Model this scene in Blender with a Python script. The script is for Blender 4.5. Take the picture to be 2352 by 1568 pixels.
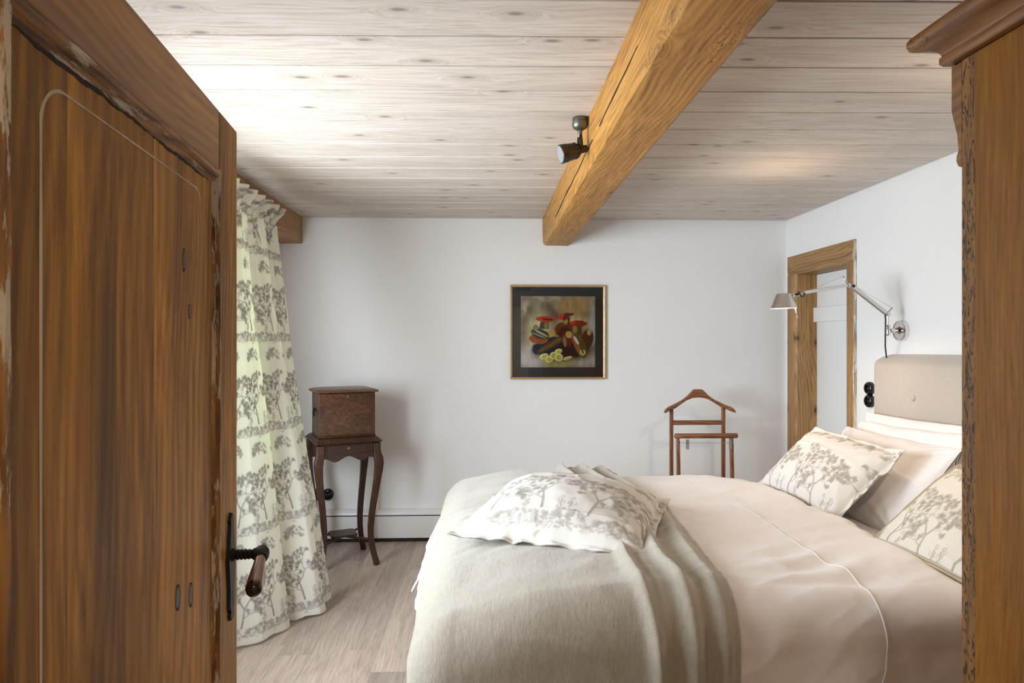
import bpy, bmesh, math, random
import numpy as np
from mathutils import Vector, Matrix

# ------------------------------------------------------------------ camera, world, lights, exposure
scene = bpy.context.scene
C = scene.collection
for o in list(bpy.data.objects):
    bpy.data.objects.remove(o)
R = math.radians
cam_d = bpy.data.cameras.new('camera')
cam = bpy.data.objects.new('camera', cam_d)
C.objects.link(cam)
cam_d.sensor_width = 36.0
cam_d.lens = 36.0 * 1520 / 2352
cam_d.clip_start = 0.05
cam.location = (0, 0, 1.417)
cam.rotation_euler = (R(90), 0, R(-2.2))
scene.camera = cam

world = bpy.data.worlds.new('daylight')
scene.world = world
world.use_nodes = True
bg = world.node_tree.nodes['Background']
bg.inputs[0].default_value = (0.80, 0.90, 1.0, 1)
bg.inputs[1].default_value = 1.0

vs = scene.view_settings
vs.view_transform = 'Standard'
vs.look = 'None'
vs.exposure = 0.30
vs.gamma = 1.0
vs.use_curve_mapping = False
scene.cycles.max_bounces = 6
scene.cycles.diffuse_bounces = 4
scene.cycles.glossy_bounces = 3
scene.cycles.transparent_max_bounces = 6
scene.cycles.caustics_reflective = False
scene.cycles.caustics_refractive = False


def area_light(name, loc, rot, sx, sy, power, col):
    d = bpy.data.lights.new(name, 'AREA')
    d.shape = 'RECTANGLE'
    d.size, d.size_y = sx, sy
    d.energy = power
    d.color = col
    o = bpy.data.objects.new(name, d)
    C.objects.link(o)
    o.location = loc
    o.rotation_euler = rot
    return o


# daylight outside the two windows of the left wall, facing into the room
area_light('window_daylight_far', (-1.73, 2.24, 1.38), (0, R(-80), R(34)), 1.1, 1.0, 58, (0.82, 0.91, 1.0)).data.spread = R(150)
area_light('window_daylight_near', (-1.73, 1.0, 1.38), (0, R(-80), R(34)), 1.1, 0.9, 20, (0.84, 0.92, 1.0)).data.spread = R(150)

# ------------------------------------------------------------------ helpers
rng = np.random.RandomState(7)


def link(o):
    C.objects.link(o)
    return o


def tag(o, label=None, cat=None, group=None, kind=None):
    if label: o['label'] = label
    if cat: o['category'] = cat
    if group: o['group'] = group
    if kind: o['kind'] = kind
    return o


def adopt(o, parent):
    if parent is not None:
        o.parent = parent
        o.matrix_parent_inverse = parent.matrix_basis.inverted()


def thing(name, loc, label, cat, group=None, kind=None):
    o = bpy.data.objects.new(name, None)
    o.empty_display_size = 0.05
    link(o)
    o.location = loc
    tag(o, label, cat, group, kind)
    bpy.context.view_layer.update()
    return o


def mk(name, V, F, mat, parent=None, smooth=False, bevel=0.0, seg=2, solid=0.0):
    """one mesh object in world coordinates, parented without moving it"""
    me = bpy.data.meshes.new(name)
    me.from_pydata([tuple(map(float, v)) for v in V], [], F)
    me.validate()
    bm = bmesh.new()
    bm.from_mesh(me)
    bmesh.ops.recalc_face_normals(bm, faces=bm.faces)
    bm.to_mesh(me)
    bm.free()
    if smooth:
        me.polygons.foreach_set('use_smooth', [True] * len(me.polygons))
    me.materials.append(mat)
    o = link(bpy.data.objects.new(name, me))
    if bevel:
        b = o.modifiers.new('bevel', 'BEVEL')
        b.width = bevel
        b.segments = seg
        b.limit_method = 'ANGLE'
        b.angle_limit = R(40)
        if smooth is False and seg > 1:
            me.polygons.foreach_set('use_smooth', [True] * len(me.polygons))
            w = o.modifiers.new('wn', 'WEIGHTED_NORMAL')
            w.keep_sharp = False
    if solid:
        s = o.modifiers.new('solid', 'SOLIDIFY')
        s.thickness = solid
        s.offset = -1
    adopt(o, parent)
    return o


BOXF = [(0, 3, 2, 1), (4, 5, 6, 7), (0, 1, 5, 4), (1, 2, 6, 5), (2, 3, 7, 6), (3, 0, 4, 7)]


def boxv(x0, x1, y0, y1, z0, z1):
    return [(x0, y0, z0), (x1, y0, z0), (x1, y1, z0), (x0, y1, z0), (x0, y0, z1), (x1, y0, z1), (x1, y1, z1), (x0, y1, z1)]


def boxes(name, lst, mat, parent=None, bevel=0.0, seg=2, M=None):
    V, F = [], []
    for b in lst:
        n = len(V)
        V += boxv(*b)
        F += [tuple(i + n for i in f) for f in BOXF]
    if M is not None:
        V = [M @ Vector(v) for v in V]
    return mk(name, V, F, mat, parent, bevel=bevel, seg=seg)


def box(name, b, mat, parent=None, bevel=0.0, seg=2, M=None):
    return boxes(name, [b], mat, parent, bevel, seg, M)


def loft(rings, cap=True, close=True):
    """rings: list of equal-length point lists"""
    n = len(rings[0])
    V = [p for r in rings for p in r]
    F = []
    for i in range(len(rings) - 1):
        for j in range(n if close else n - 1):
            k = (j + 1) % n
            F.append((i * n + j, i * n + k, (i + 1) * n + k, (i + 1) * n + j))
    if cap:
        F.append(tuple(range(n))[::-1])
        F.append(tuple((len(rings) - 1) * n + j for j in range(n)))
    return V, F


def tube(name, pts, rad, mat, parent=None, n=12, smooth=True, M=None, flat=1.0, bevel=0.0):
    pts = [Vector(p) for p in pts]
    if not hasattr(rad, '__len__'): rad = [rad] * len(pts)
    rings = []
    up = Vector((0, 0, 1))
    prev = None
    for i, p in enumerate(pts):
        t = (pts[min(i + 1, len(pts) - 1)] - pts[max(i - 1, 0)]).normalized()
        if prev is None:
            a = t.cross(up)
            if a.length < 1e-3: a = t.cross(Vector((0, 1, 0)))
        else:
            a = prev - t * prev.dot(t)
        a.normalize()
        prev = a
        b = t.cross(a).normalized()
        rings.append([p + (a * math.cos(2 * math.pi * (k + .5) / n) + b * math.sin(2 * math.pi * (k + .5) / n) * flat) * rad[i] for k in range(n)])
    V, F = loft(rings)
    if M is not None: V = [M @ v for v in V]
    return mk(name, V, F, mat, parent, smooth=smooth, bevel=bevel)


def lathe(name, prof, mat, parent=None, origin=(0, 0, 0), axis=(0, 0, 1), n=32, smooth=True, cap=True):
    """prof: list of (radius, height along axis)"""
    ax = Vector(axis).normalized()
    q = Vector((0, 0, 1)).rotation_difference(ax).to_matrix()
    o = Vector(origin)
    rings = [[o + q @ Vector((r * math.cos(2 * math.pi * k / n), r * math.sin(2 * math.pi * k / n), h)) for k in range(n)] for r, h in prof]
    V, F = loft(rings, cap)
    ob = mk(name, V, F, mat, parent, smooth=smooth)
    if smooth:
        m = ob.modifiers.new('es', 'EDGE_SPLIT')
        m.split_angle = R(50)
    return ob


def prism(name, poly, a0, a1, mat, parent=None, plane='xz', bevel=0.0, M=None, smooth=False):
    """polygon in a plane, extruded along the third axis"""
    def P(p, a):
        if plane == 'xz': return (p[0], a, p[1])
        if plane == 'yz': return (a, p[0], p[1])
        return (p[0], p[1], a)
    V, F = loft([[P(p, a0) for p in poly], [P(p, a1) for p in poly]])
    if M is not None: V = [M @ Vector(v) for v in V]
    return mk(name, V, F, mat, parent, bevel=bevel, smooth=smooth)


def gridmesh(name, P, mat, parent=None, col=None, solid=0.0, extra=None, uv=None, offset=-1):
    """P: (nu,nv,3) numpy grid, or a list of such grids, joined as one sheet mesh"""
    Ps = P if isinstance(P, list) else [P]
    cs = col if isinstance(col, list) else [col]
    V = np.concatenate([p.reshape(-1, 3) for p in Ps])
    Fs, n0 = [], 0
    for p in Ps:
        nu, nv = p.shape[:2]
        idx = np.arange(nu * nv).reshape(nu, nv) + n0
        Fs.append(np.stack([idx[:-1, :-1], idx[1:, :-1], idx[1:, 1:], idx[:-1, 1:]], -1).reshape(-1, 4))
        n0 += nu * nv
    F = np.concatenate(Fs)
    me = bpy.data.meshes.new(name)
    me.vertices.add(len(V))
    me.vertices.foreach_set('co', V.astype(np.float32).ravel())
    me.loops.add(F.size)
    me.loops.foreach_set('vertex_index', F.astype(np.int32).ravel())
    me.polygons.add(len(F))
    me.polygons.foreach_set('loop_start', np.arange(0, F.size, 4, dtype=np.int32))
    me.polygons.foreach_set('loop_total', np.full(len(F), 4, dtype=np.int32))
    me.polygons.foreach_set('use_smooth', np.ones(len(F), dtype=bool))
    me.update(calc_edges=True)
    if cs[0] is not None:
        a = me.color_attributes.new('print', 'FLOAT_COLOR', 'POINT')
        c = np.concatenate([x.reshape(-1, 3) for x in cs])
        c = np.concatenate([c, np.ones((len(c), 1))], 1)
        a.data.foreach_set('color', c.astype(np.float32).ravel())
    if uv is not None:
        uvs = uv if isinstance(uv, list) else [uv]
        a = me.attributes.new('cloth_uv', 'FLOAT2', 'POINT')
        a.data.foreach_set('vector', np.concatenate([x.reshape(-1, 2) for x in uvs]).astype(np.float32).ravel())
    me.materials.append(mat)
    o = link(bpy.data.objects.new(name, me))
    if solid:
        s = o.modifiers.new('solid', 'SOLIDIFY')
        s.thickness = solid
        s.offset = offset
    adopt(o, parent)
    return o


# ------------------------------------------------------------------ numpy noise
_tab = np.random.RandomState(11).rand(256, 256)


def vn(x, y, seed=0):
    x = np.asarray(x) + seed * 17.13
    y = np.asarray(y) + seed * 9.71
    xi, yi = np.floor(x).astype(int), np.floor(y).astype(int)
    fx, fy = x - xi, y - yi
    fx = fx * fx * fx * (fx * (fx * 6 - 15) + 10)
    fy = fy * fy * fy * (fy * (fy * 6 - 15) + 10)
    t = lambda a, b: _tab[a % 256, b % 256]
    return ((t(xi, yi) * (1 - fx) + t(xi + 1, yi) * fx) * (1 - fy) + (t(xi, yi + 1) * (1 - fx) + t(xi + 1, yi + 1) * fx) * fy) * 2 - 1


def fbm(x, y, seed=0, oct=4):
    s, a = 0, 1.0
    for k in range(oct):
        s = s + a * vn(x * 2 ** k, y * 2 ** k, seed + k * 3)
        a *= .5
    return s


def sst(a, b, x):
    t = np.clip((x - a) / (b - a), 0, 1)
    return t * t * (3 - 2 * t)


# ------------------------------------------------------------------ materials
def newmat(name):
    m = bpy.data.materials.new(name)
    m.use_nodes = True
    nt = m.node_tree
    return m, nt, nt.nodes['Principled BSDF']


def ND(nt, typ, ins=None, **props):
    n = nt.nodes.new(typ)
    for k, v in props.items():
        setattr(n, k, v)
    for k, v in (ins or {}).items():
        s = n.inputs[k]
        if isinstance(v, bpy.types.NodeSocket):
            nt.links.new(v, s)
        else:
            s.default_value = v
    return n


def MA(nt, op, a, b=0.0, c=None):
    ins = {0: a, 1: b}
    if c is not None: ins[2] = c
    return ND(nt, 'ShaderNodeMath', ins, operation=op).outputs[0]


def VM(nt, op, a, b):
    return ND(nt, 'ShaderNodeVectorMath', {0: a, 1: b}, operation=op).outputs[0]


def RAMP(nt, fac, stops):
    r = nt.nodes.new('ShaderNodeValToRGB')
    el = r.color_ramp.elements
    while len(el) < len(stops): el.new(0.5)
    for e, (p, c) in zip(el, stops):
        e.position = p
        e.color = (*c, 1) if len(c) == 3 else c
    nt.links.new(fac, r.inputs[0])
    return r.outputs[0]


def MIX(nt, fac, a, b, blend='MIX'):
    n = nt.nodes.new('ShaderNodeMix')
    n.data_type = 'RGBA'
    n.blend_type = blend
    for s, v in ((n.inputs[0], fac), (n.inputs[6], a), (n.inputs[7], b)):
        if isinstance(v, bpy.types.NodeSocket):
            nt.links.new(v, s)
        elif s.type == 'RGBA':
            s.default_value = (*v, 1) if len(v) == 3 else v
        else:
            s.default_value = v
    return n.outputs[2]


def MR(nt, v, a, b, c, d):
    return ND(nt, 'ShaderNodeMapRange', {0: v, 1: a, 2: b, 3: c, 4: d}, clamp=True).outputs[0]


def srgb(r, g, b):
    f = lambda c: (c / 255 / 12.92) if c <= 10 else ((c / 255 + .055) / 1.055) ** 2.4
    return (f(r), f(g), f(b))


def plain(name, col, rough=.5, metal=0.0, bump=0.0, bscale=60, var=0.0, spec=.5, vscale=6):
    m, nt, b = newmat(name)
    tc = ND(nt, 'ShaderNodeTexCoord').outputs['Object']
    if var:
        nz = ND(nt, 'ShaderNodeTexNoise', {'Vector': tc, 'Scale': vscale, 'Detail': 5}).outputs[0]
        c = MIX(nt, nz, tuple(x * (1 - var) for x in col), tuple(min(1, x * (1 + var)) for x in col))
        nt.links.new(c, b.inputs['Base Color'])
    else:
        b.inputs['Base Color'].default_value = (*col, 1)
    b.inputs['Roughness'].default_value = rough
    b.inputs['Metallic'].default_value = metal
    b.inputs['Specular IOR Level'].default_value = spec
    if bump:
        nz = ND(nt, 'ShaderNodeTexNoise', {'Vector': tc, 'Scale': bscale, 'Detail': 4}).outputs[0]
        bp = ND(nt, 'ShaderNodeBump', {'Height': nz, 'Strength': bump, 'Distance': .004})
        nt.links.new(bp.outputs[0], b.inputs['Normal'])
    return m


def wood(name, axis, cols, rough=.5, fine=1.0, knots=0.0, kscale=3.0, kstretch=.35, kcol=None, streak=.35, wave=.45, bump=.25,
         paint=None, paint_amt=0.0, spec=.4, tint=.12, wscale=30.0, pits=0.0, ksize=1.0, coat=0.0, wdist=6.0, kmix=.85):
    """procedural wood: grain runs along `axis` (0 x, 1 y, 2 z)"""
    m, nt, b = newmat(name)
    tc = ND(nt, 'ShaderNodeTexCoord').outputs['Object']
    rnd = ND(nt, 'ShaderNodeObjectInfo').outputs['Random']
    off = ND(nt, 'ShaderNodeCombineXYZ', {0: MA(nt, 'MULTIPLY', rnd, 31.7), 1: MA(nt, 'MULTIPLY', rnd, 57.3), 2: MA(nt, 'MULTIPLY', rnd, 83.9)}).outputs[0]
    v = VM(nt, 'ADD', tc, off)
    st = [1.0, 1.0, 1.0]; st[axis] = .07
    v1 = VM(nt, 'MULTIPLY', v, tuple(st))
    # gentle meander of the grain
    wv = [1.0, 1.0, 1.0]; wv[axis] = .45
    wn = ND(nt, 'ShaderNodeTexNoise', {'Vector': VM(nt, 'MULTIPLY', v, tuple(wv)), 'Scale': 4.0, 'Detail': 1}).outputs['Color']
    v1 = VM(nt, 'ADD', v1, VM(nt, 'MULTIPLY', VM(nt, 'SUBTRACT', wn, (.5, .5, .5)), (.05, .05, .05)))
    if knots:
        sx = ND(nt, 'ShaderNodeSeparateXYZ', {0: v}).outputs
        o1, o2 = [i for i in range(3) if i != axis]
        k2 = ND(nt, 'ShaderNodeCombineXYZ', {0: MA(nt, 'ADD', sx[o1], sx[o2]), 1: MA(nt, 'MULTIPLY', sx[axis], kstretch), 2: 0.0}).outputs[0]
        vo = ND(nt, 'ShaderNodeTexVoronoi', {'Vector': k2, 'Scale': kscale, 'Randomness': 1.0}, voronoi_dimensions='2D')
        on = MA(nt, 'GREATER_THAN', ND(nt, 'ShaderNodeSeparateColor', {0: vo.outputs['Color']}).outputs[0], 1 - knots)
        d = MA(nt, 'DIVIDE', vo.outputs['Distance'], ksize)
        kd = MA(nt, 'MULTIPLY', MR(nt, d, 0.0, .40, 1, 0), on)
        kd2 = MA(nt, 'POWER', kd, 2.0)
        kv = ND(nt, 'ShaderNodeCombineXYZ', {0: MA(nt, 'MULTIPLY', kd2, .09), 1: MA(nt, 'MULTIPLY', kd2, .09), 2: MA(nt, 'MULTIPLY', kd2, .09)}).outputs[0]
        v1 = VM(nt, 'ADD', v1, kv)
        core = MA(nt, 'MULTIPLY', MR(nt, d, .035, .10, 1, 0), on)
        halo = MA(nt, 'MULTIPLY', MR(nt, d, .06, .24, 1, 0), on)
    g = ND(nt, 'ShaderNodeTexNoise', {'Vector': v1, 'Scale': 70 * fine, 'Detail': 4, 'Roughness': .65}).outputs[0]
    w = ND(nt, 'ShaderNodeTexWave', {'Vector': v1, 'Scale': wscale * fine, 'Distortion': wdist, 'Detail': 1, 'Detail Scale': .5}, wave_type='BANDS', bands_direction='DIAGONAL').outputs['Fac']
    f = MA(nt, 'ADD', MA(nt, 'MULTIPLY', g, 1 - wave), MA(nt, 'MULTIPLY', w, wave))
    c = RAMP(nt, f, [(.22, cols[0]), (.5, cols[1]), (.78, cols[2])])
    s = ND(nt, 'ShaderNodeTexNoise', {'Vector': v1, 'Scale': 9.0, 'Detail': 2}).outputs[0]
    sm = MR(nt, s, .3, .7, 1 - streak, 1 + streak)
    tn = MR(nt, rnd, 0, 1, 1 - tint, 1 + tint)
    sm = MA(nt, 'MULTIPLY', sm, tn)
    gray = ND(nt, 'ShaderNodeCombineColor', {0: sm, 1: sm, 2: sm}).outputs[0]
    c = MIX(nt, 1.0, c, gray, 'MULTIPLY')
    h = f
    if knots:
        kc = kcol or tuple(x * .18 for x in cols[0])
        c = MIX(nt, MA(nt, 'MULTIPLY', halo, .45), c, cols[0])
        c = MIX(nt, MA(nt, 'MULTIPLY', core, kmix), c, kc)
    if pits:
        pv = [1.0, 1.0, 1.0]; pv[axis] = .3
        pn = ND(nt, 'ShaderNodeTexNoise', {'Vector': VM(nt, 'MULTIPLY', v, tuple(pv)), 'Scale': 110, 'Detail': 3, 'Distortion': 2.0}).outputs[0]
        big = ND(nt, 'ShaderNodeTexNoise', {'Vector': VM(nt, 'MULTIPLY', v, tuple(pv)), 'Scale': 5, 'Detail': 2}).outputs[0]
        pm = MA(nt, 'MULTIPLY', MR(nt, pn, .60 if pits < 1 else .55, .66 if pits < 1 else .58, 0, 1), MR(nt, big, .62 - pits * .3, .75 - pits * .3, 0, 1))
        c = MIX(nt, MA(nt, 'MULTIPLY', pm, .85), c, tuple(x * .12 for x in cols[0]))
        h = MA(nt, 'SUBTRACT', h, pm)
    if paint:
        ps = [1.0, 1.0, 1.0]; ps[axis] = .16
        pn = ND(nt, 'ShaderNodeTexNoise', {'Vector': VM(nt, 'MULTIPLY', v, tuple(ps)), 'Scale': 34, 'Detail': 7, 'Roughness': .7}).outputs[0]
        pm = MR(nt, pn, .62 - paint_amt * .3, .66 - paint_amt * .3, 0, 1)
        c = MIX(nt, MA(nt, 'MULTIPLY', pm, .9), c, paint)
        h = MA(nt, 'ADD', h, MA(nt, 'MULTIPLY', pm, .6))
    nt.links.new(c, b.inputs['Base Color'])
    b.inputs['Roughness'].default_value = rough
    b.inputs['Specular IOR Level'].default_value = spec
    if coat:
        b.inputs['Coat Weight'].default_value = coat
        b.inputs['Coat Roughness'].default_value = .25
    if bump:
        bp = ND(nt, 'ShaderNodeBump', {'Height': h, 'Strength': bump, 'Distance': .002})
        nt.links.new(bp.outputs[0], b.inputs['Normal'])
    return m


def fabric(name, col, weave=900, bump=.25, rough=.95, var=.06, aniso=(1, 1, 1), sheen=.2, big=0.0):
    m, nt, b = newmat(name)
    tc = ND(nt, 'ShaderNodeTexCoord').outputs['Object']
    vv = VM(nt, 'MULTIPLY', tc, aniso)
    nz = ND(nt, 'ShaderNodeTexNoise', {'Vector': vv, 'Scale': weave, 'Detail': 1}).outputs[0]
    sl = ND(nt, 'ShaderNodeTexNoise', {'Vector': vv, 'Scale': weave * .18, 'Detail': 1}).outputs[0]
    f = MA(nt, 'ADD', MA(nt, 'MULTIPLY', nz, .5), MA(nt, 'MULTIPLY', sl, .5))
    c = MIX(nt, MR(nt, f, .3, .7, 0, 1), tuple(x * (1 - var) for x in col), tuple(min(1, x * (1 + var)) for x in col))
    nt.links.new(c, b.inputs['Base Color'])
    b.inputs['Roughness'].default_value = rough
    b.inputs['Specular IOR Level'].default_value = .15
    b.inputs['Sheen Weight'].default_value = sheen
    h = f
    if big:
        bn = ND(nt, 'ShaderNodeTexNoise', {'Vector': tc, 'Scale': 9, 'Detail': 4}).outputs[0]
        h = MA(nt, 'ADD', h, MA(nt, 'MULTIPLY', bn, big))
    bp = ND(nt, 'ShaderNodeBump', {'Height': h, 'Strength': bump, 'Distance': .002})
    nt.links.new(bp.outputs[0], b.inputs['Normal'])
    return m


def printed(name, rough=.9, translucent=None, weave=700, spec=.15):
    """fabric or paper that carries the drawn print stored on its vertices"""
    m, nt, b = newmat(name)
    at = ND(nt, 'ShaderNodeAttribute', attribute_name='print').outputs['Color']
    tc = ND(nt, 'ShaderNodeTexCoord').outputs['Object']
    nt.links.new(at, b.inputs['Base Color'])
    b.inputs['Roughness'].default_value = rough
    b.inputs['Specular IOR Level'].default_value = spec
    nz = ND(nt, 'ShaderNodeTexNoise', {'Vector': tc, 'Scale': weave, 'Detail': 2}).outputs[0]
    bp = ND(nt, 'ShaderNodeBump', {'Height': nz, 'Strength': .15, 'Distance': .002})
    nt.links.new(bp.outputs[0], b.inputs['Normal'])
    if translucent:
        tr = ND(nt, 'ShaderNodeBsdfTranslucent', {'Color': MIX(nt, 1.0, at, translucent[0], 'MULTIPLY')})
        mx = ND(nt, 'ShaderNodeMixShader', {0: translucent[1], 1: b.outputs[0], 2: tr.outputs[0]})
        nt.links.new(mx.outputs[0], nt.nodes['Material Output'].inputs[0])
    return m


def glass_mat(name, gloss=.06, rough=.02):
    m, nt, b = newmat(name)
    nt.nodes.remove(b)
    t = ND(nt, 'ShaderNodeBsdfTransparent', {'Color': (.97, .98, .97, 1)})
    g = ND(nt, 'ShaderNodeBsdfGlossy', {'Color': (1, 1, 1, 1), 'Roughness': rough})
    fr = ND(nt, 'ShaderNodeFresnel', {'IOR': 1.45})
    mx = ND(nt, 'ShaderNodeMixShader', {0: fr.outputs[0], 1: t.outputs[0], 2: g.outputs[0]})
    nt.links.new(mx.outputs[0], nt.nodes['Material Output'].inputs[0])
    return m


def emit_mat(name, col, s):
    m, nt, b = newmat(name)
    b.inputs['Base Color'].default_value = (*col, 1)
    b.inputs['Emission Color'].default_value = (*col, 1)
    b.inputs['Emission Strength'].default_value = s
    return m


def plaster(name, col):
    m, nt, b = newmat(name)
    tc = ND(nt, 'ShaderNodeTexCoord').outputs['Object']
    n1 = ND(nt, 'ShaderNodeTexNoise', {'Vector': tc, 'Scale': 3.0, 'Detail': 1}).outputs[0]
    n2 = ND(nt, 'ShaderNodeTexNoise', {'Vector': tc, 'Scale': 34, 'Detail': 4, 'Roughness': .6}).outputs[0]
    n3 = n2
    c = MIX(nt, n1, tuple(x * .975 for x in col), col)
    nt.links.new(c, b.inputs['Base Color'])
    b.inputs['Roughness'].default_value = .9
    b.inputs['Specular IOR Level'].default_value = .2
    h = MA(nt, 'ADD', MA(nt, 'MULTIPLY', n1, 2.2), MA(nt, 'ADD', MA(nt, 'MULTIPLY', n2, .55), MA(nt, 'MULTIPLY', n3, .10)))
    bp = ND(nt, 'ShaderNodeBump', {'Height': h, 'Strength': .5, 'Distance': .006})
    nt.links.new(bp.outputs[0], b.inputs['Normal'])
    return m


M_wall = plaster('white_plaster', (.84, .83, .815))
M_dark = plain('dark_gap', (.02, .017, .015), .9)
M_ceil = wood('whitewashed_pine', 0, [(.47, .38, .295), (.645, .565, .49), (.735, .68, .625)], rough=.6, knots=.5, kscale=6.0, kstretch=.42, kmix=.8,
              kcol=(.22, .19, .17), streak=.09, wave=.09, bump=0, tint=.05, wscale=24, ksize=.8)
M_beam = wood('honey_beam_pine', 1, [(.18, .075, .012), (.44, .205, .040), (.60, .32, .085)], rough=.55, knots=.5, kscale=5.0, kstretch=.45,
              streak=.20, wave=.14, bump=.5, tint=.0, pits=.35, wscale=34, ksize=.9, wdist=4)
M_lbeam = wood('brown_beam_pine', 1, [(.20, .10, .04), (.36, .20, .085), (.46, .27, .12)], rough=.6, knots=.3, kscale=7, kstretch=.6, streak=.15, wave=.25, bump=.15, tint=.03)
M_door = wood('stripped_pine_door', 2, [(.130, .048, .003), (.31, .135, .010), (.50, .245, .032)], rough=.55, knots=.0, kscale=6.0, kstretch=.35,
              kcol=(.05, .03, .018), streak=.50, wave=.12, bump=.22, paint=(.52, .45, .36), paint_amt=-.22, tint=.13, spec=.2, wscale=26)
M_doorh = wood('stripped_pine_rail', 0, [(.16, .062, .005), (.31, .135, .015), (.43, .21, .035)], rough=.5, knots=.0, streak=.28, wave=.14, bump=.25,
               paint=(.52, .45, .36), paint_amt=-.36, tint=.05, wscale=40)
M_mould = wood('chipped_moulding', 2, [(.08, .035, .008), (.22, .10, .025), (.32, .16, .045)], rough=.6, streak=.3, wave=.4, bump=.5, paint=(.56, .48, .38), paint_amt=.36, tint=.03)
M_mouldh = wood('chipped_moulding_flat', 0, [(.08, .035, .008), (.22, .10, .025), (.32, .16, .045)], rough=.6, streak=.3, wave=.4, bump=.5, paint=(.56, .48, .38), paint_amt=.30, tint=.03)
M_paintline = wood('paint_in_groove', 2, [(.40, .33, .24), (.52, .44, .34), (.60, .52, .42)], rough=.8, streak=.2, wave=.2, bump=.2, tint=.0)
M_ward = wood('wardrobe_wood', 2, [(.165, .060, .003), (.27, .108, .008), (.36, .155, .015)], rough=.5, fine=1.9, streak=.2, wave=.08, bump=.12, tint=.02, spec=.25, coat=.0)
M_wardx = wood('wardrobe_cornice_side', 1, [(.13, .05, .012), (.22, .09, .022), (.29, .13, .035)], rough=.45, streak=.25, wave=.25, bump=.2, tint=.02, pits=.25, coat=.2)
M_worm = wood('wormy_edge', 2, [(.12, .05, .012), (.22, .10, .022), (.28, .135, .035)], rough=.55, streak=.2, wave=.2, bump=.4, tint=.02, pits=1.25)
M_frame = wood('door_frame_pine', 2, [(.18, .09, .03), (.33, .18, .065), (.43, .255, .105)], rough=.5, knots=.3, kscale=9, kstretch=.5, streak=.3, wave=.22, bump=.2, tint=.06,
               paint=(.62, .56, .46), paint_amt=-.42)
M_frameh = wood('door_frame_head_pine', 1, [(.18, .09, .03), (.33, .18, .065), (.43, .255, .105)], rough=.5, streak=.3, wave=.2, bump=.2, tint=.06)
M_chip = wood('chipped_edge_paint', 2, [(.25, .16, .08), (.45, .36, .25), (.6, .54, .43)], rough=.7, streak=.3, wave=.3, bump=.5, paint=(.72, .67, .58), paint_amt=.32, tint=0)
M_floor = wood('limed_oak_floor', 1, [(.28, .212, .168), (.40, .318, .258), (.50, .415, .345)], rough=.42, fine=1.1, streak=.13, wave=.08, bump=.05, tint=.20, spec=.4, wscale=30)
M_table = wood('dark_mahogany', 2, [(.018, .007, .004), (.045, .017, .009), (.085, .034, .017)], rough=.4, streak=.3, wave=.15, bump=.05, tint=.05, coat=.1)
M_tableh = wood('dark_mahogany_top', 0, [(.016, .006, .003), (.042, .016, .007), (.078, .031, .014)], rough=.42, streak=.3, wave=.1, bump=.05, tint=.05, coat=.08)
M_box = wood('burr_oak_box', 0, [(.022, .007, .003), (.068, .025, .008), (.15, .062, .021)], rough=.38, streak=.5, wave=.08, bump=.1, tint=.05, coat=.3)
M_lid = wood('worn_lid', 0, [(.09, .035, .016), (.16, .068, .032), (.22, .10, .05)], rough=.4, streak=.25, wave=.25, bump=.06, coat=.2)
M_valet = wood('cherry_valet', 2, [(.10, .033, .012), (.19, .070, .026), (.27, .11, .045)], rough=.35, streak=.2, wave=.3, bump=.05, tint=.04, coat=.3)
M_valeth = wood('cherry_valet_rail', 0, [(.10, .033, .012), (.19, .070, .026), (.27, .11, .045)], rough=.35, streak=.2, wave=.3, bump=.05, tint=.04, coat=.3)
M_white = plain('white_enamel', (.78, .78, .76), .35)
M_whitedoor = plain('white_painted_door', (.80, .80, .79), .4, bump=.08, bscale=20)
M_black = plain('black_bakelite', (.008, .008, .008), .18)
M_hole = plain('socket_hole', (.001, .001, .001), .6)
M_iron = plain('wrought_iron', (.022, .018, .016), .55, .6, bump=1.0, bscale=170, var=.4)
M_grip = plain('handle_horn', (.20, .085, .032), .22, var=.35, vscale=25)
M_gripend = plain('dark_horn_end', (.02, .009, .005), .12)
M_brass = plain('aged_brass', (.45, .30, .12), .35, 1.0, var=.2)
M_gold = plain('gilt_frame', (.62, .42, .20), .33, .85, bump=.3, bscale=90, var=.25, vscale=30)
M_mat = plain('black_mount_board', (.013, .013, .016), .7)
M_steel = plain('brushed_aluminium', (.66, .64, .62), .38, 1.0)
M_chrome = plain('polished_nickel', (.74, .72, .70), .12, 1.0)
M_bronze = plain('dark_bronze_spot', (.075, .055, .038), .42, .9, var=.25)
M_bronze2 = plain('pewter_spot_cap', (.22, .20, .165), .38, .9, var=.2)
M_lens = plain('spot_reflector', (.30, .30, .31), .35, .0)
M_cable = plain('black_cable', (.012, .011, .011), .45)
M_glass = glass_mat('pane_glass')
M_head = fabric('oatmeal_linen', (.50, .44, .38), 800, .35, var=.12, sheen=.3)
M_sheet = fabric('white_cotton_sheet', (.79, .75, .73), 900, .1, var=.01, sheen=.1)
M_duvet = fabric('white_cotton_duvet', (.80, .77, .76), 1000, .08, var=.01, sheen=.15)
M_pillow = fabric('white_pillow_cotton', (.82, .785, .775), 1000, .08, var=.01, sheen=.15)
M_throw = fabric('cream_woven_throw', (.38, .347, .285), 330, 1.0, var=.10, aniso=(1.9, .5, .8), sheen=.4)
M_base = fabric('box_base_fabric', (.50, .43, .37), 700, .2)
M_toile = printed('toile_cotton')
M_curtain = printed('toile_curtain', translucent=((.97, 1.0, .76), .36))  # yellow-green of garden light put into the translucent colour
M_print = printed('gouache_print', rough=.6, weave=160)

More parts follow.
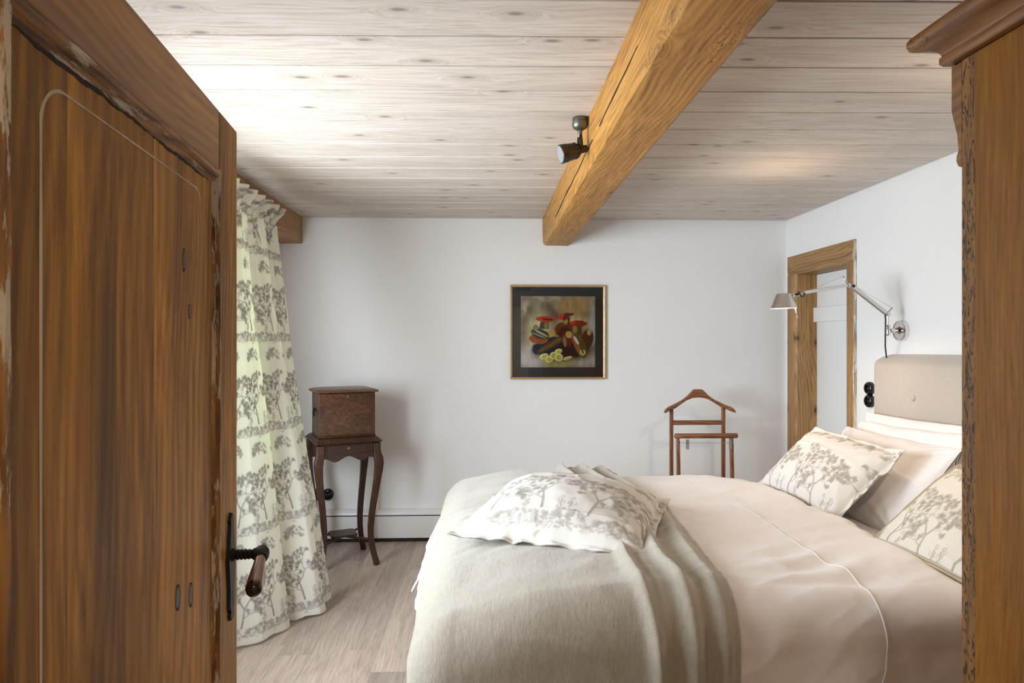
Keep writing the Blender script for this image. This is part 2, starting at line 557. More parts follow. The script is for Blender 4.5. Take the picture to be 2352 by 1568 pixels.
# ------------------------------------------------------------------ drawn prints (toile repeat and the still life)
PX = 500.0                                   # drawing cells per metre
TW, TH_ = 160, 230                           # one toile repeat: 0.32 m x 0.46 m
toile = np.zeros((TH_, TW))


def stroke(x, y, ang, ln, w, a):
    """soft engraved stroke in cells, wrapping around the repeat"""
    r = int(ln / 2 + w + 2)
    xs = np.arange(int(x) - r, int(x) + r + 1)
    ys = np.arange(int(y) - r, int(y) + r + 1)
    X, Y = np.meshgrid(xs - x, ys - y)
    c, s = math.cos(ang), math.sin(ang)
    u, v = X * c + Y * s, -X * s + Y * c
    d = np.sqrt((np.abs(u) - ln / 2).clip(0) ** 2 + v ** 2)
    k = np.clip(w / 2 + .5 - d, 0, 1) * a
    iy, ix = np.ix_(ys % TH_, xs % TW)
    toile[iy, ix] = np.maximum(toile[iy, ix], k)


def limb(p, q, w, a, bend=0.0):
    n = 14
    px, py = p
    for i in range(1, n + 1):
        t = i / n
        x = p[0] + (q[0] - p[0]) * t + bend * math.sin(math.pi * t)
        y = p[1] + (q[1] - p[1]) * t
        stroke((x + px) / 2, (y + py) / 2, math.atan2(y - py, x - px), math.hypot(x - px, y - py), w * (1 - .4 * t), a)
        px, py = x, y


rd = random.Random(5)


def spray(x, y, ang, n=6, sz=1.0, a=.85):
    """a twig of pointed leaves fanning out around a direction"""
    for k in range(n):
        t = (k / max(1, n - 1) - .5) * 2.6
        ln = sz * rd.uniform(5.5, 8.5) * (1 - .25 * abs(t) / 1.3)
        an = ang + t + rd.uniform(-.15, .15)
        stroke(x + .6 * ln * math.cos(an), y + .6 * ln * math.sin(an), an, ln * .75, rd.uniform(1.5, 2.3), a * rd.uniform(.7, 1))


def bush(cx, cy, w, h, n, a=.85):
    for k in range(n):
        th = rd.uniform(-.3, math.pi + .3)
        r = math.sqrt(rd.uniform(.02, 1))
        x, y = cx + w * r * math.cos(th), cy + h * r * math.sin(th)
        spray(x, y, th + rd.uniform(-.4, .4), rd.choice((4, 5, 6)), rd.uniform(.6, .95), a * rd.uniform(.6, 1))


def grow(x, y, ang, ln, w, depth):
    ex, ey = x + ln * math.cos(ang), y + ln * math.sin(ang)
    limb((x, y), (ex, ey), w, .8, bend=rd.uniform(-3, 3))
    if w > 2.2:
        limb((x + 2.4, y), (ex + 1.6, ey), 1.2, .7, bend=rd.uniform(-2, 2))
    if depth == 0:
        spray(ex, ey, ang, 7, 1.0, .9)
        spray(ex - 3 * math.cos(ang), ey - 3 * math.sin(ang), ang + rd.choice((-1.1, 1.1)), 5, .8, .8)
        return
    for d in (rd.uniform(.35, .75), -rd.uniform(.35, .75)):
        grow(ex, ey, ang + d, ln * rd.uniform(.62, .82), w * .68, depth - 1)
    if rd.random() < .75:
        mx, my = (x + ex) / 2, (y + ey) / 2
        sd = rd.choice((-1, 1))
        grow(mx, my, ang + sd * rd.uniform(.7, 1.1), ln * .5, w * .5, max(0, depth - 2))


grow(46, 30, 1.75, 45, 3.6, 4)               # the tall leaning tree
grow(122, 26, 1.35, 42, 3.4, 4)              # its twin across the brook
bush(40, 192, 26, 22, 40)                    # floating leaf bushes
limb((36, 188), (42, 204), 1.5, .8)
bush(118, 194, 24, 20, 36)
limb((121, 180), (118, 200), 1.5, .8)
bush(82, 104, 11, 11, 12, .8)
bush(2, 120, 9, 9, 9, .75)
for bx_ in (8, 30, 66, 84, 104, 146):        # shrubs and grasses along the ground
    bush(bx_, 14 + rd.uniform(-3, 6), 13, 10, 11, .8)
for k in range(120):
    x = rd.uniform(0, TW)
    stroke(x, 8 + rd.gauss(0, 5), rd.gauss(0, .35), rd.uniform(4, 11), rd.uniform(1, 1.6), rd.uniform(.4, .8))
for fx in (18, 74, 92):                      # small seated figures
    for k in range(15):
        stroke(fx + rd.gauss(0, 3), 40 + rd.uniform(-9, 12), math.pi / 2 + rd.gauss(0, .4), rd.uniform(4, 9), 1.2, .65)
    for k in range(8):
        stroke(fx + 1 + 2.6 * math.cos(k), 57 + 2.6 * math.sin(k), k + 1.57, 3, 1.1, .75)
toile = np.clip(toile, 0, 1)

CREAM = np.array(srgb(236, 232, 218))
TAUPE = np.array(srgb(112, 100, 88))


def toile_at(x, y, cream=CREAM, ink=TAUPE, s=1.0, strength=.9):
    """colour of the print at cloth coordinates in metres"""
    gx, gy = x * PX * s, y * PX * s
    ix, iy = np.floor(gx).astype(int), np.floor(gy).astype(int)
    fx, fy = gx - ix, gy - iy
    T = lambda a, b: toile[b % TH_, a % TW]
    d = (T(ix, iy) * (1 - fx) + T(ix + 1, iy) * fx) * (1 - fy) + (T(ix, iy + 1) * (1 - fx) + T(ix + 1, iy + 1) * fx) * fy
    d = (d * strength)[..., None]
    return cream * (1 - d) + ink * d


def stripes_at(x, y):
    d = (.5 + .5 * np.sin(y * 2 * np.pi / .0080))[..., None] * .75 + .1
    return np.array(srgb(206, 194, 168)) * (1 - d) + np.array(srgb(118, 104, 82)) * d


# still life, drawn on a 0..1 square
NA = 240
aX, aY = np.meshgrid(np.linspace(0, 1, NA), np.linspace(0, 1, NA), indexing='ij')
nz1, nz2 = fbm(aX * 5, aY * 4, 3, 5), fbm(aX * 26, aY * 10, 5, 4)
art = np.array(srgb(126, 112, 92)) * np.ones((NA, NA, 1))


def wash(mask, col, a=1.0):
    global art
    k = (np.clip(mask, 0, 1) * a)[..., None]
    art = art * (1 - k) + np.array(srgb(*col)) * k


def ell(cx, cy, rx, ry, ang=0.0, soft=.10):
    c, s = math.cos(ang), math.sin(ang)
    u, v = (aX - cx) * c + (aY - cy) * s, -(aX - cx) * s + (aY - cy) * c
    d = np.sqrt((u / rx) ** 2 + (v / ry) ** 2) + .05 * nz2
    return 1 - sst(1 - soft, 1 + soft, d)


def blade(pts, soft=.010):
    """filled convex outline"""
    d = np.full_like(aX, 9.0)
    n = len(pts)
    for i in range(n):
        (x0, y0), (x1, y1) = pts[i], pts[(i + 1) % n]
        L = math.hypot(x1 - x0, y1 - y0)
        d = np.minimum(d, ((x1 - x0) * (aY - y0) - (y1 - y0) * (aX - x0)) / L)
    return sst(-soft, soft, d + .006 * nz2)


wash(sst(-.2, .9, nz1), (92, 80, 66), .9)
wash(sst(.0, .9, fbm(aX * 7, aY * 5, 21, 4)), (164, 148, 122), .8)
wash(ell(.72, .86, .22, .14, 0, .6), (166, 128, 76), .8)
wash(ell(.32, .70, .26, .1, 0, .6), (84, 66, 46), .7)
wash(ell(.25, .45, .14, .30, 0, .7), (206, 196, 142), .75)
wash(ell(.74, .62, .22, .10, 0, .6), (196, 176, 120), .6)
wash(ell(.14, .14, .2, .16, 0, .6), (190, 180, 176), .7)
wash(ell(.86, .10, .22, .10, 0, .6), (176, 166, 156), .6)
wash(ell(.97, .5, .05, .4, 0, .6), (180, 180, 178), .6)
wash(ell(.50, .06, .22, .07, 0, .5), (146, 132, 70), .7)
wash(ell(.60, .24, .42, .15, .05, .35), (52, 36, 18), .9)          # ground under the group
wash(ell(.36, .30, .22, .11, .32), (22, 26, 38))                   # dark blue gourd, lower left
wash(ell(.44, .34, .26, .045, .55), (70, 64, 28))
wash(ell(.47, .36, .27, .012, .56), (128, 62, 44))
wash(ell(.24, .40, .13, .07, -.1), (150, 70, 32))                  # orange bowl
wash(ell(.26, .47, .13, .07, -.35), (58, 54, 42))
wash(ell(.27, .48, .11, .012, -.5), (168, 158, 130))
wash(ell(.24, .45, .10, .010, -.4), (138, 130, 104))
wash(ell(.20, .56, .04, .04), (128, 110, 66))
wash(ell(.42, .48, .05, .05), (176, 140, 72))
wash(blade([(.24, .54), (.38, .54), (.38, .66), (.28, .66)]), (60, 56, 50))
wash(ell(.34, .59, .03, .06), (120, 104, 56))
wash(ell(.33, .68, .135, .042, -.03), (170, 52, 34))               # red cap, left
wash(ell(.36, .675, .10, .008, -.1), (54, 18, 14))
wash(ell(.88, .38, .09, .16, -.35), (70, 34, 16))                  # brown body, right
wash(ell(.92, .49, .03, .04), (178, 134, 84))
wash(ell(.68, .26, .17, .12, .1), (34, 14, 16))                    # dark foot, centre
wash(ell(.58, .54, .13, .10, .15), (92, 44, 18))
wash(ell(.60, .48, .09, .10, .7), (60, 24, 14))
wash(blade([(.56, .62), (.65, .60), (.66, .70), (.57, .71)]), (56, 34, 20))
wash(ell(.60, .65, .035, .05), (134, 116, 54))
wash(blade([(.47, .70), (.58, .66), (.73, .76), (.60, .765)]), (92, 22, 18))
wash(blade([(.47, .70), (.56, .67), (.60, .755), (.55, .745)]), (176, 46, 30))   # red hat, centre
wash(ell(.77, .615, .125, .045, .0), (122, 34, 20))                # red cap, right
wash(ell(.70, .625, .05, .025, .1), (166, 44, 28))
wash(blade([(.69, .48), (.82, .44), (.83, .58), (.72, .58)]), (70, 58, 26))
wash(ell(.73, .53, .03, .055), (142, 116, 54))
wash(ell(.62, .40, .055, .12, .35), (88, 28, 26))
wash(ell(.645, .46, .045, .05, .2), (176, 136, 66))
wash(ell(.59, .36, .022, .075, .12), (128, 108, 50))
wash(ell(.79, .31, .075, .18, .35), (76, 68, 30))                  # olive gourd, right
wash(ell(.74, .33, .03, .13, .42), (150, 76, 40))
wash(ell(.745, .38, .018, .07, .5), (196, 190, 176))
wash(ell(.83, .21, .04, .045, .2), (190, 158, 80))
wash(ell(.83, .235, .012, .05, .2), (70, 44, 20))
for lx, ly, rx, ry in ((.31, .155, .06, .04), (.38, .115, .055, .045), (.44, .165, .05, .05), (.51, .14, .055, .055), (.505, .225, .05, .035), (.63, .13, .06, .022)):
    wash(ell(lx, ly, rx, ry, .3), (214, 200, 118))                 # pale lemons
    wash(ell(lx + .006, ly - .004, rx * .72, ry * .7, .3), (150, 140, 70), .8)
art = np.clip(art * 1.35 * (1 + .16 * nz2[..., None]), 0, 1)

# ------------------------------------------------------------------ room shell
XL, XR, YB, YN, H = -1.46, 2.19, 4.76, 0.42, 2.30

floor = tag(box('floor', (-2.2, 2.6, -1.8, 4.95, -.12, -.012), M_dark), 'limed oak plank floor', 'floor', kind='structure')
PW = .1485
k0 = math.floor((XL - .25 + .646) / PW)
k = k0
while -.646 + k * PW < XR + .2:
    xa, xb = -.646 + k * PW, -.646 + (k + 1) * PW
    seed = random.Random(k * 7 + 3)
    y = -1.75 - seed.uniform(0, .9)
    cuts = [y]
    anchor = {0: 3.07, -3: 3.13}.get(k, seed.uniform(2.3, 3.6))
    a = anchor
    while a > -1.75: a -= 1.28
    ys = [-1.78]
    a += 1.28
    while a < 4.75:
        ys.append(a); a += 1.28
    ys.append(4.77)
    for y0, y1 in zip(ys, ys[1:]):
        if y1 - y0 > .03:
            box('plank', (xa + .0003, xb - .0003, y0 + .0003, y1 - .0003, -.012, 0.0), M_floor, floor)
    k += 1

ceiling = tag(box('ceiling', (-2.2, 2.6, .1, 4.95, H + .016, H + .12), M_dark), 'whitewashed pine board ceiling', 'ceiling', kind='structure')
SL = -.028
for k in range(-8, 15):
    y0 = 1.899 + .208 * k
    ym = .737
    g = .0036
    def yy(x, y): return y + SL * (x - ym)
    xa, xb = XL + .002, XR - .004
    lim = YB - .006
    prof = [(g, .0155), (g, .002), (g + .002, 0), (.208 - g - .002, 0), (.208 - g, .002), (.208 - g, .0155)]
    if yy(xa, y0) > lim - .02: continue
    if yy(xb, y0 + .2) < YN - .0: continue
    Vv = []
    for x in (xa, xb):
        for dy, dz in prof:
            Vv.append((x, max(YN + .003, min(yy(x, y0 + dy), lim)), H + dz))
    n = len(prof)
    Ff = [(i, (i + 1) % n, n + (i + 1) % n, n + i) for i in range(n)] + [tuple(range(n)), tuple(range(n, 2 * n))]
    mk('plank', Vv, Ff, M_ceil, ceiling)

wall_back = tag(box('wall_back', (-2.2, 2.6, YB, YB + .2, -.1, H + .05), M_wall), 'white plastered back wall', 'wall', kind='structure')
wall_near = tag(boxes('wall_near', [(-2.2, -.455, .16, YN, -.1, H + .05), (.58, 2.6, .16, YN, -.1, H + .05), (-.455, .58, .16, YN, 1.90, H + .05)], M_wall),
                'white plastered wall around the open doorway', 'wall', kind='structure')
W1, W2, WZ0, WZ1 = (1.78, 3.30), (.50, 1.70), .76, 2.06
wl = [(-2.16, XL, .42, W2[0], -.1, H + .05), (-2.16, XL, W2[1], W1[0], -.1, H + .05), (-2.16, XL, W1[1], YB, -.1, H + .05)]
for w in (W1, W2):
    wl += [(-2.16, XL, w[0], w[1], -.1, WZ0), (-2.16, XL, w[0], w[1], WZ1, H + .05)]
wall_left = tag(boxes('wall_left', wl, M_wall), 'white plastered window wall behind the open door', 'wall', kind='structure')
DY0, DY1, DZ = 3.935, 4.60, 1.90
wr = [(XR, XR + .22, .42, DY0, -.1, H + .05), (XR, XR + .22, DY1, YB, -.1, H + .05), (XR, XR + .22, DY0, DY1, DZ, H + .05)]
wall_right = tag(boxes('wall_right', wr, M_wall), 'white plastered wall behind the bed headboard', 'wall', kind='structure')

for i, w in enumerate((W1, W2)):
    wn = thing('window_%d' % (i + 1), (-2.1, (w[0] + w[1]) / 2, WZ0), ['white casement window beside the toile curtain', 'white casement window behind the open pine door'][i], 'window', kind='structure')
    y0, y1 = w
    ym = (y0 + y1) / 2
    boxes('window_frame', [(-2.12, -2.08, y0, y0 + .03, WZ0, WZ1), (-2.12, -2.08, y1 - .03, y1, WZ0, WZ1), (-2.12, -2.08, y0, y1, WZ0, WZ0 + .05),
                           (-2.12, -2.08, y0, y1, WZ1 - .05, WZ1), (-2.118, -2.082, ym - .02, ym + .02, WZ0, WZ1)], M_white, wn)
    for (a, b) in ((y0 + .03, ym - .02), (ym + .02, y1 - .03)):
        for (c, d) in ((WZ0 + .05, (WZ0 + WZ1) / 2 - .012), ((WZ0 + WZ1) / 2 + .012, WZ1 - .05)):
            box('pane', (-2.102, -2.098, a, b, c, d), M_glass, wn)
        box('muntin', (-2.110, -2.090, a, b, (WZ0 + WZ1) / 2 - .012, (WZ0 + WZ1) / 2 + .012), M_white, wn)
    box('window_sill', (-2.08, XL + .03, y0, y1, WZ0 - .02, WZ0 + .002), M_white, wn, bevel=.004)

# hall behind the doorway
tag(boxes('wall_hall', [(-1.1, -1.0, -1.8, .16, 0, 2.4), (1.3, 1.4, -1.8, .16, 0, 2.4), (-1.1, 1.4, -1.9, -1.8, 0, 2.4)], M_wall), 'white plastered walls of the hall behind the doorway', 'wall', kind='structure')
tag(box('ceiling_hall', (-1.1, 1.4, -1.9, .16, 2.4, 2.5), M_wall), 'plain white ceiling of the hall', 'ceiling', kind='structure')
hl = thing('added_hall_lamp', (.15, -.7, 2.4), 'round white lamp added on the unseen hall ceiling for warm fill light', 'lamp')  # assumed lamp, added out of view to send warm fill through the doorway
lathe('mount', [(.10, 0), (.10, -.02)], M_white, hl, (.15, -.7, 2.4))
lathe('shade', [(.14, -.02), (.15, -.05), (.12, -.09), (.0005, -.10)], emit_mat('added_lamp_opal', (1, .80, .58), 1.0), hl, (.15, -.7, 2.4))
hall_d = bpy.data.lights.new('added_hall_fill', 'AREA')
hall_d.shape = 'DISK'; hall_d.size = .3; hall_d.energy = 13; hall_d.color = (1, .80, .58)
hall_o = link(bpy.data.objects.new('added_hall_fill', hall_d)); hall_o.location = (.15, -.7, 2.29)
adopt(hall_o, hl)

# ---- beams
def beam_profile(y, seed):
    j = lambda s: .004 * vn(y * 2.3, s * 3.1, 40) + .0015 * vn(y * 11, s * 5.3, 41)
    x0, x1, zb, zt = .402, .628, 2.108, H + .012
    return [(x0 + j(1), y, zt), (x0 + j(2), y, 2.22 + j(9)), (x0 + .003 + j(2), y, 2.135 + j(3)), (x0 + .012 + j(2), y, 2.112 + j(3)), (x0 + .026 + j(4), y, zb + j(5)),
            (x0 + .10 + j(4), y, zb + .5 * j(5)), (x1 - .045 + j(4), y, zb + j(6)), (x1 - .022 + j(7), y, 2.128 + j(7)), (x1 - .006 + j(8), y, 2.16), (x1 + j(8), y, zt)]


beam = tag(mk('ceiling_beam', *loft([beam_profile(y, 0) for y in np.linspace(YN + .002, YB - .002, 90)]), M_beam, smooth=True),
           'honey coloured rough timber beam running under the ceiling boards', 'beam', kind='structure')
es = beam.modifiers.new('es', 'EDGE_SPLIT'); es.split_angle = R(32)
for (ya, yb, zz, sd) in ((1.75, 2.35, 2.205, 1), (2.5, 3.3, 2.185, 2), (3.1, 3.9, 2.17, 3)):   # drying cracks along the left face
    pts, n = [], 26
    Vv, Ff = [], []
    for i in range(n + 1):
        y = ya + (yb - ya) * i / n
        w = .0022 * math.sin(math.pi * i / n) + .0002
        z = zz + .004 * float(vn(y * 6, sd, 50)) - .02 * (i / n)
        x = .402 + .004 * float(vn(y * 2.3, 2 * 3.1, 40)) - .0018
        Vv += [(x, y, z - w), (x, y, z + w), (x + .004, y, z + w), (x + .004, y, z - w)]
        if i:
            b = 4 * (i - 1)
            Ff += [(b, b + 1, b + 5, b + 4), (b + 1, b + 2, b + 6, b + 5), (b + 3, b, b + 4, b + 7)]
    mk('crack', Vv, Ff, M_dark, beam)
tag(box('wall_beam', (XL + .001, -1.308, YN + .002, YB - .002, 2.113, H + .01), M_lbeam, bevel=.004), 'brown pine beam along the top of the window wall', 'beam', kind='structure')

# ---- right hand door (closed, white) with its old pine frame
d2 = thing('door_2', (XR + .13, 4.26, 0), 'white boarded door in an old pine frame beside the bed', 'door', kind='structure')
FX = XR - .012
prism('door_frame', [(FX, 3.845), (FX, 3.925), (FX + .008, 3.940), (XR + .21, 3.945), (XR + .21, 3.936), (XR - .0005, 3.936), (XR - .0005, 3.845)], 0, 1.895, M_frame, d2, 'xy')
prism('door_frame', [(FX, 4.715), (FX, 4.600), (FX + .012, 4.586), (XR + .10, 4.584), (XR + .10, 4.575), (XR + .14, 4.575), (XR + .14, 4.598), (XR - .0005, 4.598), (XR - .0005, 4.715)], 0, 1.895, M_frame, d2, 'xy')
mk('door_head', *loft([[(x, y, z) for x, z in [(FX, 2.024), (FX, 1.910), (FX + .012, 1.890), (XR + .16, 1.888), (XR + .16, 1.899), (XR - .0005, 1.899), (XR - .0005, 2.024)]] for y in (3.845, 4.715)]), M_frameh, d2)
Vv, Ff = [], []
nz_ = 130
for i in range(nz_ + 1):                      # chipped paint along the near edge of the frame
    z = 0.02 + 2.0 * i / nz_
    w = .006 + .006 * abs(float(fbm(np.array(z * 14), np.array(2.2), 7)))
    Vv += [(FX - .001, 3.845 + w, z), (FX - .001, 3.842, z), (XR - .001, 3.838 - .3 * w, z), (XR - .001, 3.845 + w, z)]
    if i:
        b = 4 * (i - 1)
        Ff += [(b + j, b + (j + 1) % 4, b + 4 + (j + 1) % 4, b + 4 + j) for j in range(4)]
mk('edge_strip', Vv, Ff, M_chip, d2)
leaf = box('door_leaf', (XR + .135, XR + .175, 3.946, 4.583, .01, 1.886), M_whitedoor, d2)
box('ledge', (XR + .11, XR + .136, 3.95, 4.579, 1.553, 1.655), M_whitedoor, leaf, bevel=.004)
box('ledge', (XR + .11, XR + .136, 3.95, 4.579, .25, .35), M_whitedoor, leaf, bevel=.004)
lathe('knob', [(.012, 0), (.010, .02), (.019, .03), (.021, .042), (.013, .052), (.0005, .054)], M_black, leaf, (XR + .135, 4.03, .925), (-1, 0, 0), 20)

# ---- open door on the left
E0 = Vector((-.501, 1.35, 0))
dd = Vector((-.11095, .99383, 0))             # from hinge towards the free edge
nn = Vector((.99383, .11095, 0))              # room side face normal
def DP(u, z, t=0.0):
    """u from the free edge towards the hinge, t out of the visible face"""
    return E0 - dd * u + nn * t + Vector((0, 0, z))


d1 = thing('door_1', DP(.93, 0, -.02), 'stripped pine panel door with chipped paint standing open into the room', 'door', kind='structure')
DM = Matrix(((-dd.x, nn.x, 0, E0.x), (-dd.y, nn.y, 0, E0.y), (0, 0, 1, 0), (0, 0, 0, 1)))   # local x=u, y=t, z


def dbox(name, u0, u1, z0, z1, t0, t1, mat, parent, bevel=.003):
    me_o = mk(name, boxv(u0, u1, t0, t1, z0, z1), BOXF, mat, None, bevel=bevel)
    me_o.matrix_world = DM
    bpy.context.view_layer.update()
    me_o.parent = parent
    me_o.matrix_parent_inverse = parent.matrix_world.inverted()
    return me_o


def dmesh(name, V, F, mat, parent, smooth=False, bevel=0):
    o = mk(name, V, F, mat, None, smooth=smooth, bevel=bevel)
    o.matrix_world = DM
    bpy.context.view_layer.update()
    o.parent = parent
    o.matrix_parent_inverse = parent.matrix_world.inverted()
    return o


dbox('stile', 0, .1225, .02, 1.838, -.04, 0, M_door, d1)
dbox('stile', .775, .93, .02, 1.838, -.04, 0, M_door, d1)
dbox('rail', .1235, .774, 1.727, 1.838, -.04, 0, M_doorh, d1)
dbox('rail', .1235, .774, .02, .30, -.04, 0, M_doorh, d1)
panel = dbox('panel', .148, .752, .30, 1.7045, -.034, -.022, M_door, d1)
for ua, ub in ((.148, .284), (.284, .415), (.415, .532), (.532, .648), (.648, .752)):
    dbox('board', ua + .0001, ub - .0001, .3005, 1.704, -.0219, -.0065, M_door, panel, bevel=0)
# moulding round the panel: stepped profile, uneven with age
def moulding(name, pa, pb, inward, mat):
    n = 70
    Vv, Ff = [], []
    prof = [(0, -.004), (.004, .0035), (.011, .004), (.015, -.003), (.021, -.001), (.026, -.0068)]
    for i in range(n + 1):
        t = i / n
        u = pa[0] + (pb[0] - pa[0]) * t
        z = pa[1] + (pb[1] - pa[1]) * t
        for j, (s, h) in enumerate(prof):
            w = .0022 * float(fbm(np.array((u + z) * 22.0), np.array(j * 1.7), 9)) if j in (3, 4, 5) else .0006 * float(vn((u + z) * 30, j, 3))
            Vv.append((u + inward[0] * (s + w), h + (.0008 * float(vn((u + z) * 40, j, 4))), z + inward[1] * (s + w)))
        if i:
            a = len(prof) * (i - 1); b = a + len(prof)
            Ff += [(a + j, a + j + 1, b + j + 1, b + j) for j in range(len(prof) - 1)]
    return dmesh(name, Vv, Ff, mat, d1)


moulding('moulding', (.122, 1.728), (.776, 1.728), (0, -1), M_mouldh)
moulding('moulding', (.122, .30), (.122, 1.728), (1, 0), M_mould)
moulding('moulding', (.776, .30), (.776, 1.728), (-1, 0), M_mould)
# split along the top of the panel
Vv, Ff = [], []
n = 120
for i in range(n + 1):
    u = .165 + .585 * i / n
    w = (.0016 + .0020 * abs(float(fbm(np.array(u * 30), np.array(.3), 12)))) * min(1, 6 * i / n, 8 * (1 - i / n) + .15)
    z = 1.7015 + .0025 * float(fbm(np.array(u * 26), np.array(1.1), 13))
    Vv += [(u, -.0055, z - w), (u, -.0055, z + w), (u, -.009, z + w), (u, -.009, z - w)]
    if i:
        b = 4 * (i - 1)
        Ff += [(b, b + 1, b + 5, b + 4), (b + 1, b + 2, b + 6, b + 5), (b + 3, b, b + 4, b + 7)]
dmesh('crack', Vv, Ff, M_dark, panel)
# paint left in the scribed line on the panel
path = [(.210, .30 + i * .0272) for i in range(50)] + [(.210 + .030 * (1 - math.cos(a)), 1.642 + .030 * math.sin(a)) for a in np.linspace(0, math.pi / 2, 10)]
path += [(.24 + i * .0207, 1.672) for i in range(1, 21)] + [(.654 + .044 * math.sin(a), 1.628 + .044 * math.cos(a)) for a in np.linspace(0, math.pi / 2, 12)][1:]
path += [(.698, 1.628 - i * .0272) for i in range(1, 49)]
Vv, Ff = [], []
for i, (u, z) in enumerate(path):
    a, b = path[max(i - 1, 0)], path[min(i + 1, len(path) - 1)]
    tx, tz = b[0] - a[0], b[1] - a[1]
    L = math.hypot(tx, tz) or 1
    nx, nzv = -tz / L, tx / L
    w = (.0021 if u > .66 else (.0012 if z > 1.6 else .0005)) * (1 + .35 * float(vn(i * .31, 2.0, 5)))
    Vv += [(u + nx * w, -.0060, z + nzv * w), (u - nx * w, -.0060, z - nzv * w), (u - nx * w, -.0074, z - nzv * w), (u + nx * w, -.0074, z + nzv * w)]
    if i:
        k = 4 * (i - 1)
        Ff += [(k + j, k + (j + 1) % 4, k + 4 + (j + 1) % 4, k + 4 + j) for j in range(4)]
dmesh('paint_line', Vv, Ff, M_paintline, panel)
# ring knots that stand in the panel
for (u, z, ru, rz) in ((.3215, 1.026, .009, .020), (.262, 1.008, .008, .020), (.293, 1.545, .006, .018), (.268, 1.465, .005, .012)):
    Vv = [(u, -.0056, z)] + [(u + ru * math.cos(a), -.0062, z + rz * math.sin(a)) for a in np.linspace(0, 2 * math.pi, 19)[:-1]]
    kn = dmesh('knot', Vv, [(0, i + 1, (i + 1) % 18 + 1) for i in range(18)], plain('knot_wood', (.075, .038, .016), .5, var=.5, vscale=120) if 'knot_wood' not in bpy.data.materials else bpy.data.materials['knot_wood'], panel)
    ring = []
    for k2 in range(18):
        a = 2 * math.pi * k2 / 18
        ring += [(u + ru * .86 * math.cos(a), -.0056, z + rz * .86 * math.sin(a)), (u + ru * 1.02 * math.cos(a), -.0054, z + rz * 1.02 * math.sin(a))]
    dmesh('knot_ring', ring, [(2 * i, 2 * i + 1, (2 * i + 3) % 36, (2 * i + 2) % 36) for i in range(18)], M_dark, kn)

# iron handle
plate_out = []
for z, hw in ((0, .006), (.010, .011), (.016, .007), (.026, .013), (.06, .012), (.09, .015), (.118, .019), (.14, .014), (.165, .011), (.185, .008), (.193, .010), (.200, .006), (.206, .001)):
    plate_out.append((hw * 1.55, .882 + z))
poly = [(.056 + w, z) for w, z in plate_out] + [(.056 - w, z) for w, z in reversed(plate_out)]
npl = len(poly)
Vv = [(u, -.001, z) for u, z in poly] + [(.056 + (u - .056) * .8, .006, .985 + (z - .985) * .985) for u, z in poly]
handle = dmesh('door_handle', Vv, [(i, (i + 1) % npl, npl + (i + 1) % npl, npl + i) for i in range(npl)] + [tuple(range(npl, 2 * npl))], M_iron, d1, bevel=0)
tag(handle, 'ornate dark iron escutcheon')
dmesh('keyhole', [(.056 + .004 * math.cos(a), .0065, .925 + .012 * math.sin(a)) for a in np.linspace(0, 2 * math.pi, 13)[:-1]], [tuple(range(12))], M_hole, handle)


def dlathe(name, prof, mat, parent, c, ax, n=20):
    o = lathe(name, prof, mat, None, c, ax, n)
    o.matrix_world = DM
    bpy.context.view_layer.update()
    o.parent = parent
    o.matrix_parent_inverse = parent.matrix_world.inverted()
    return o


sp = [(.012, .004), (.012, .010), (.0085, .012), (.0105, .016), (.0085, .019), (.0105, .023), (.0085, .026), (.0105, .030), (.0085, .033), (.010, .037), (.008, .040), (.011, .045), (.0125, .052), (.0125, .066), (.009, .072), (.001, .074)]
dlathe('spindle', sp, M_iron, handle, (.056, 0, 1.006), (0, 1, 0))
lv = Vector((.97, .10, -.22)).normalized()
c0 = Vector((.056, .059, 1.006))
dlathe('collar', [(.0075, -.022), (.011, -.012), (.014, -.008), (.014, .010), (.0125, .014), (.0125, .017), (.0095, .019)], M_iron, handle, c0, lv)
dlathe('grip', [(.0095, .017), (.0105, .03), (.0122, .06), (.0138, .09), (.0145, .112)], M_grip, handle, c0, lv, 28)
dlathe('grip_end', [(.0146, .112), (.0148, .118), (.0125, .126), (.006, .130), (.0003, .131)], M_gripend, handle, c0, lv, 28)
dlathe('finial', [(.001, -.034), (.006, -.031), (.0075, -.022)], M_grip, handle, c0, lv)
dbox('lock_plate', .002, .0001 - .0012, .87, 1.10, -.03, -.012, M_iron, d1, bevel=0)

# ------------------------------------------------------------------ wardrobe
wd = thing('wardrobe', (1.33, .75, 0), 'tall brown wooden wardrobe with moulded cornice, its side towards the doorway', 'wardrobe')
WX0, WX1, WY0, WY1 = .773, 1.86, .45, 1.045
box('side_panel', (WX0, WX0 + .025, WY0, WY1 - .026, .06, 1.874), M_ward, wd)
box('side_panel', (WX1 - .025, WX1, WY0, WY1 - .026, .06, 1.874), M_ward, wd)
box('front_edge', (WX0, WX0 + .05, WY1 - .026, WY1 + .003, .06, 1.874), M_worm, wd)
box('front_edge', (WX1 - .05, WX1, WY1 - .026, WY1 + .003, .06, 1.874), M_worm, wd)
box('back_panel', (WX0 + .026, WX1 - .026, WY0 + .001, WY0 + .015, .06, 1.86), M_ward, wd)
box('base', (WX0 - .012, WX1 + .012, WY0, WY1 + .02, 0, .10), M_ward, wd, bevel=.006)
frz = [(WY1 + .0035, 1.873), (WY1 + .028, 1.873), (WY1 + .028, 1.80), (WY1 + .024, 1.785), (WY1 + .015, 1.757), (WY1 + .012, 1.73), (WY1 + .016, 1.722), (WY1 + .017, 1.714), (WY1 + .012, 1.704), (WY1 + .0035, 1.700)]
mk('frieze', *loft([[(x, y, z) for y, z in frz] for x in (WX0, WX1)]), M_wardx, wd, bevel=.0015)
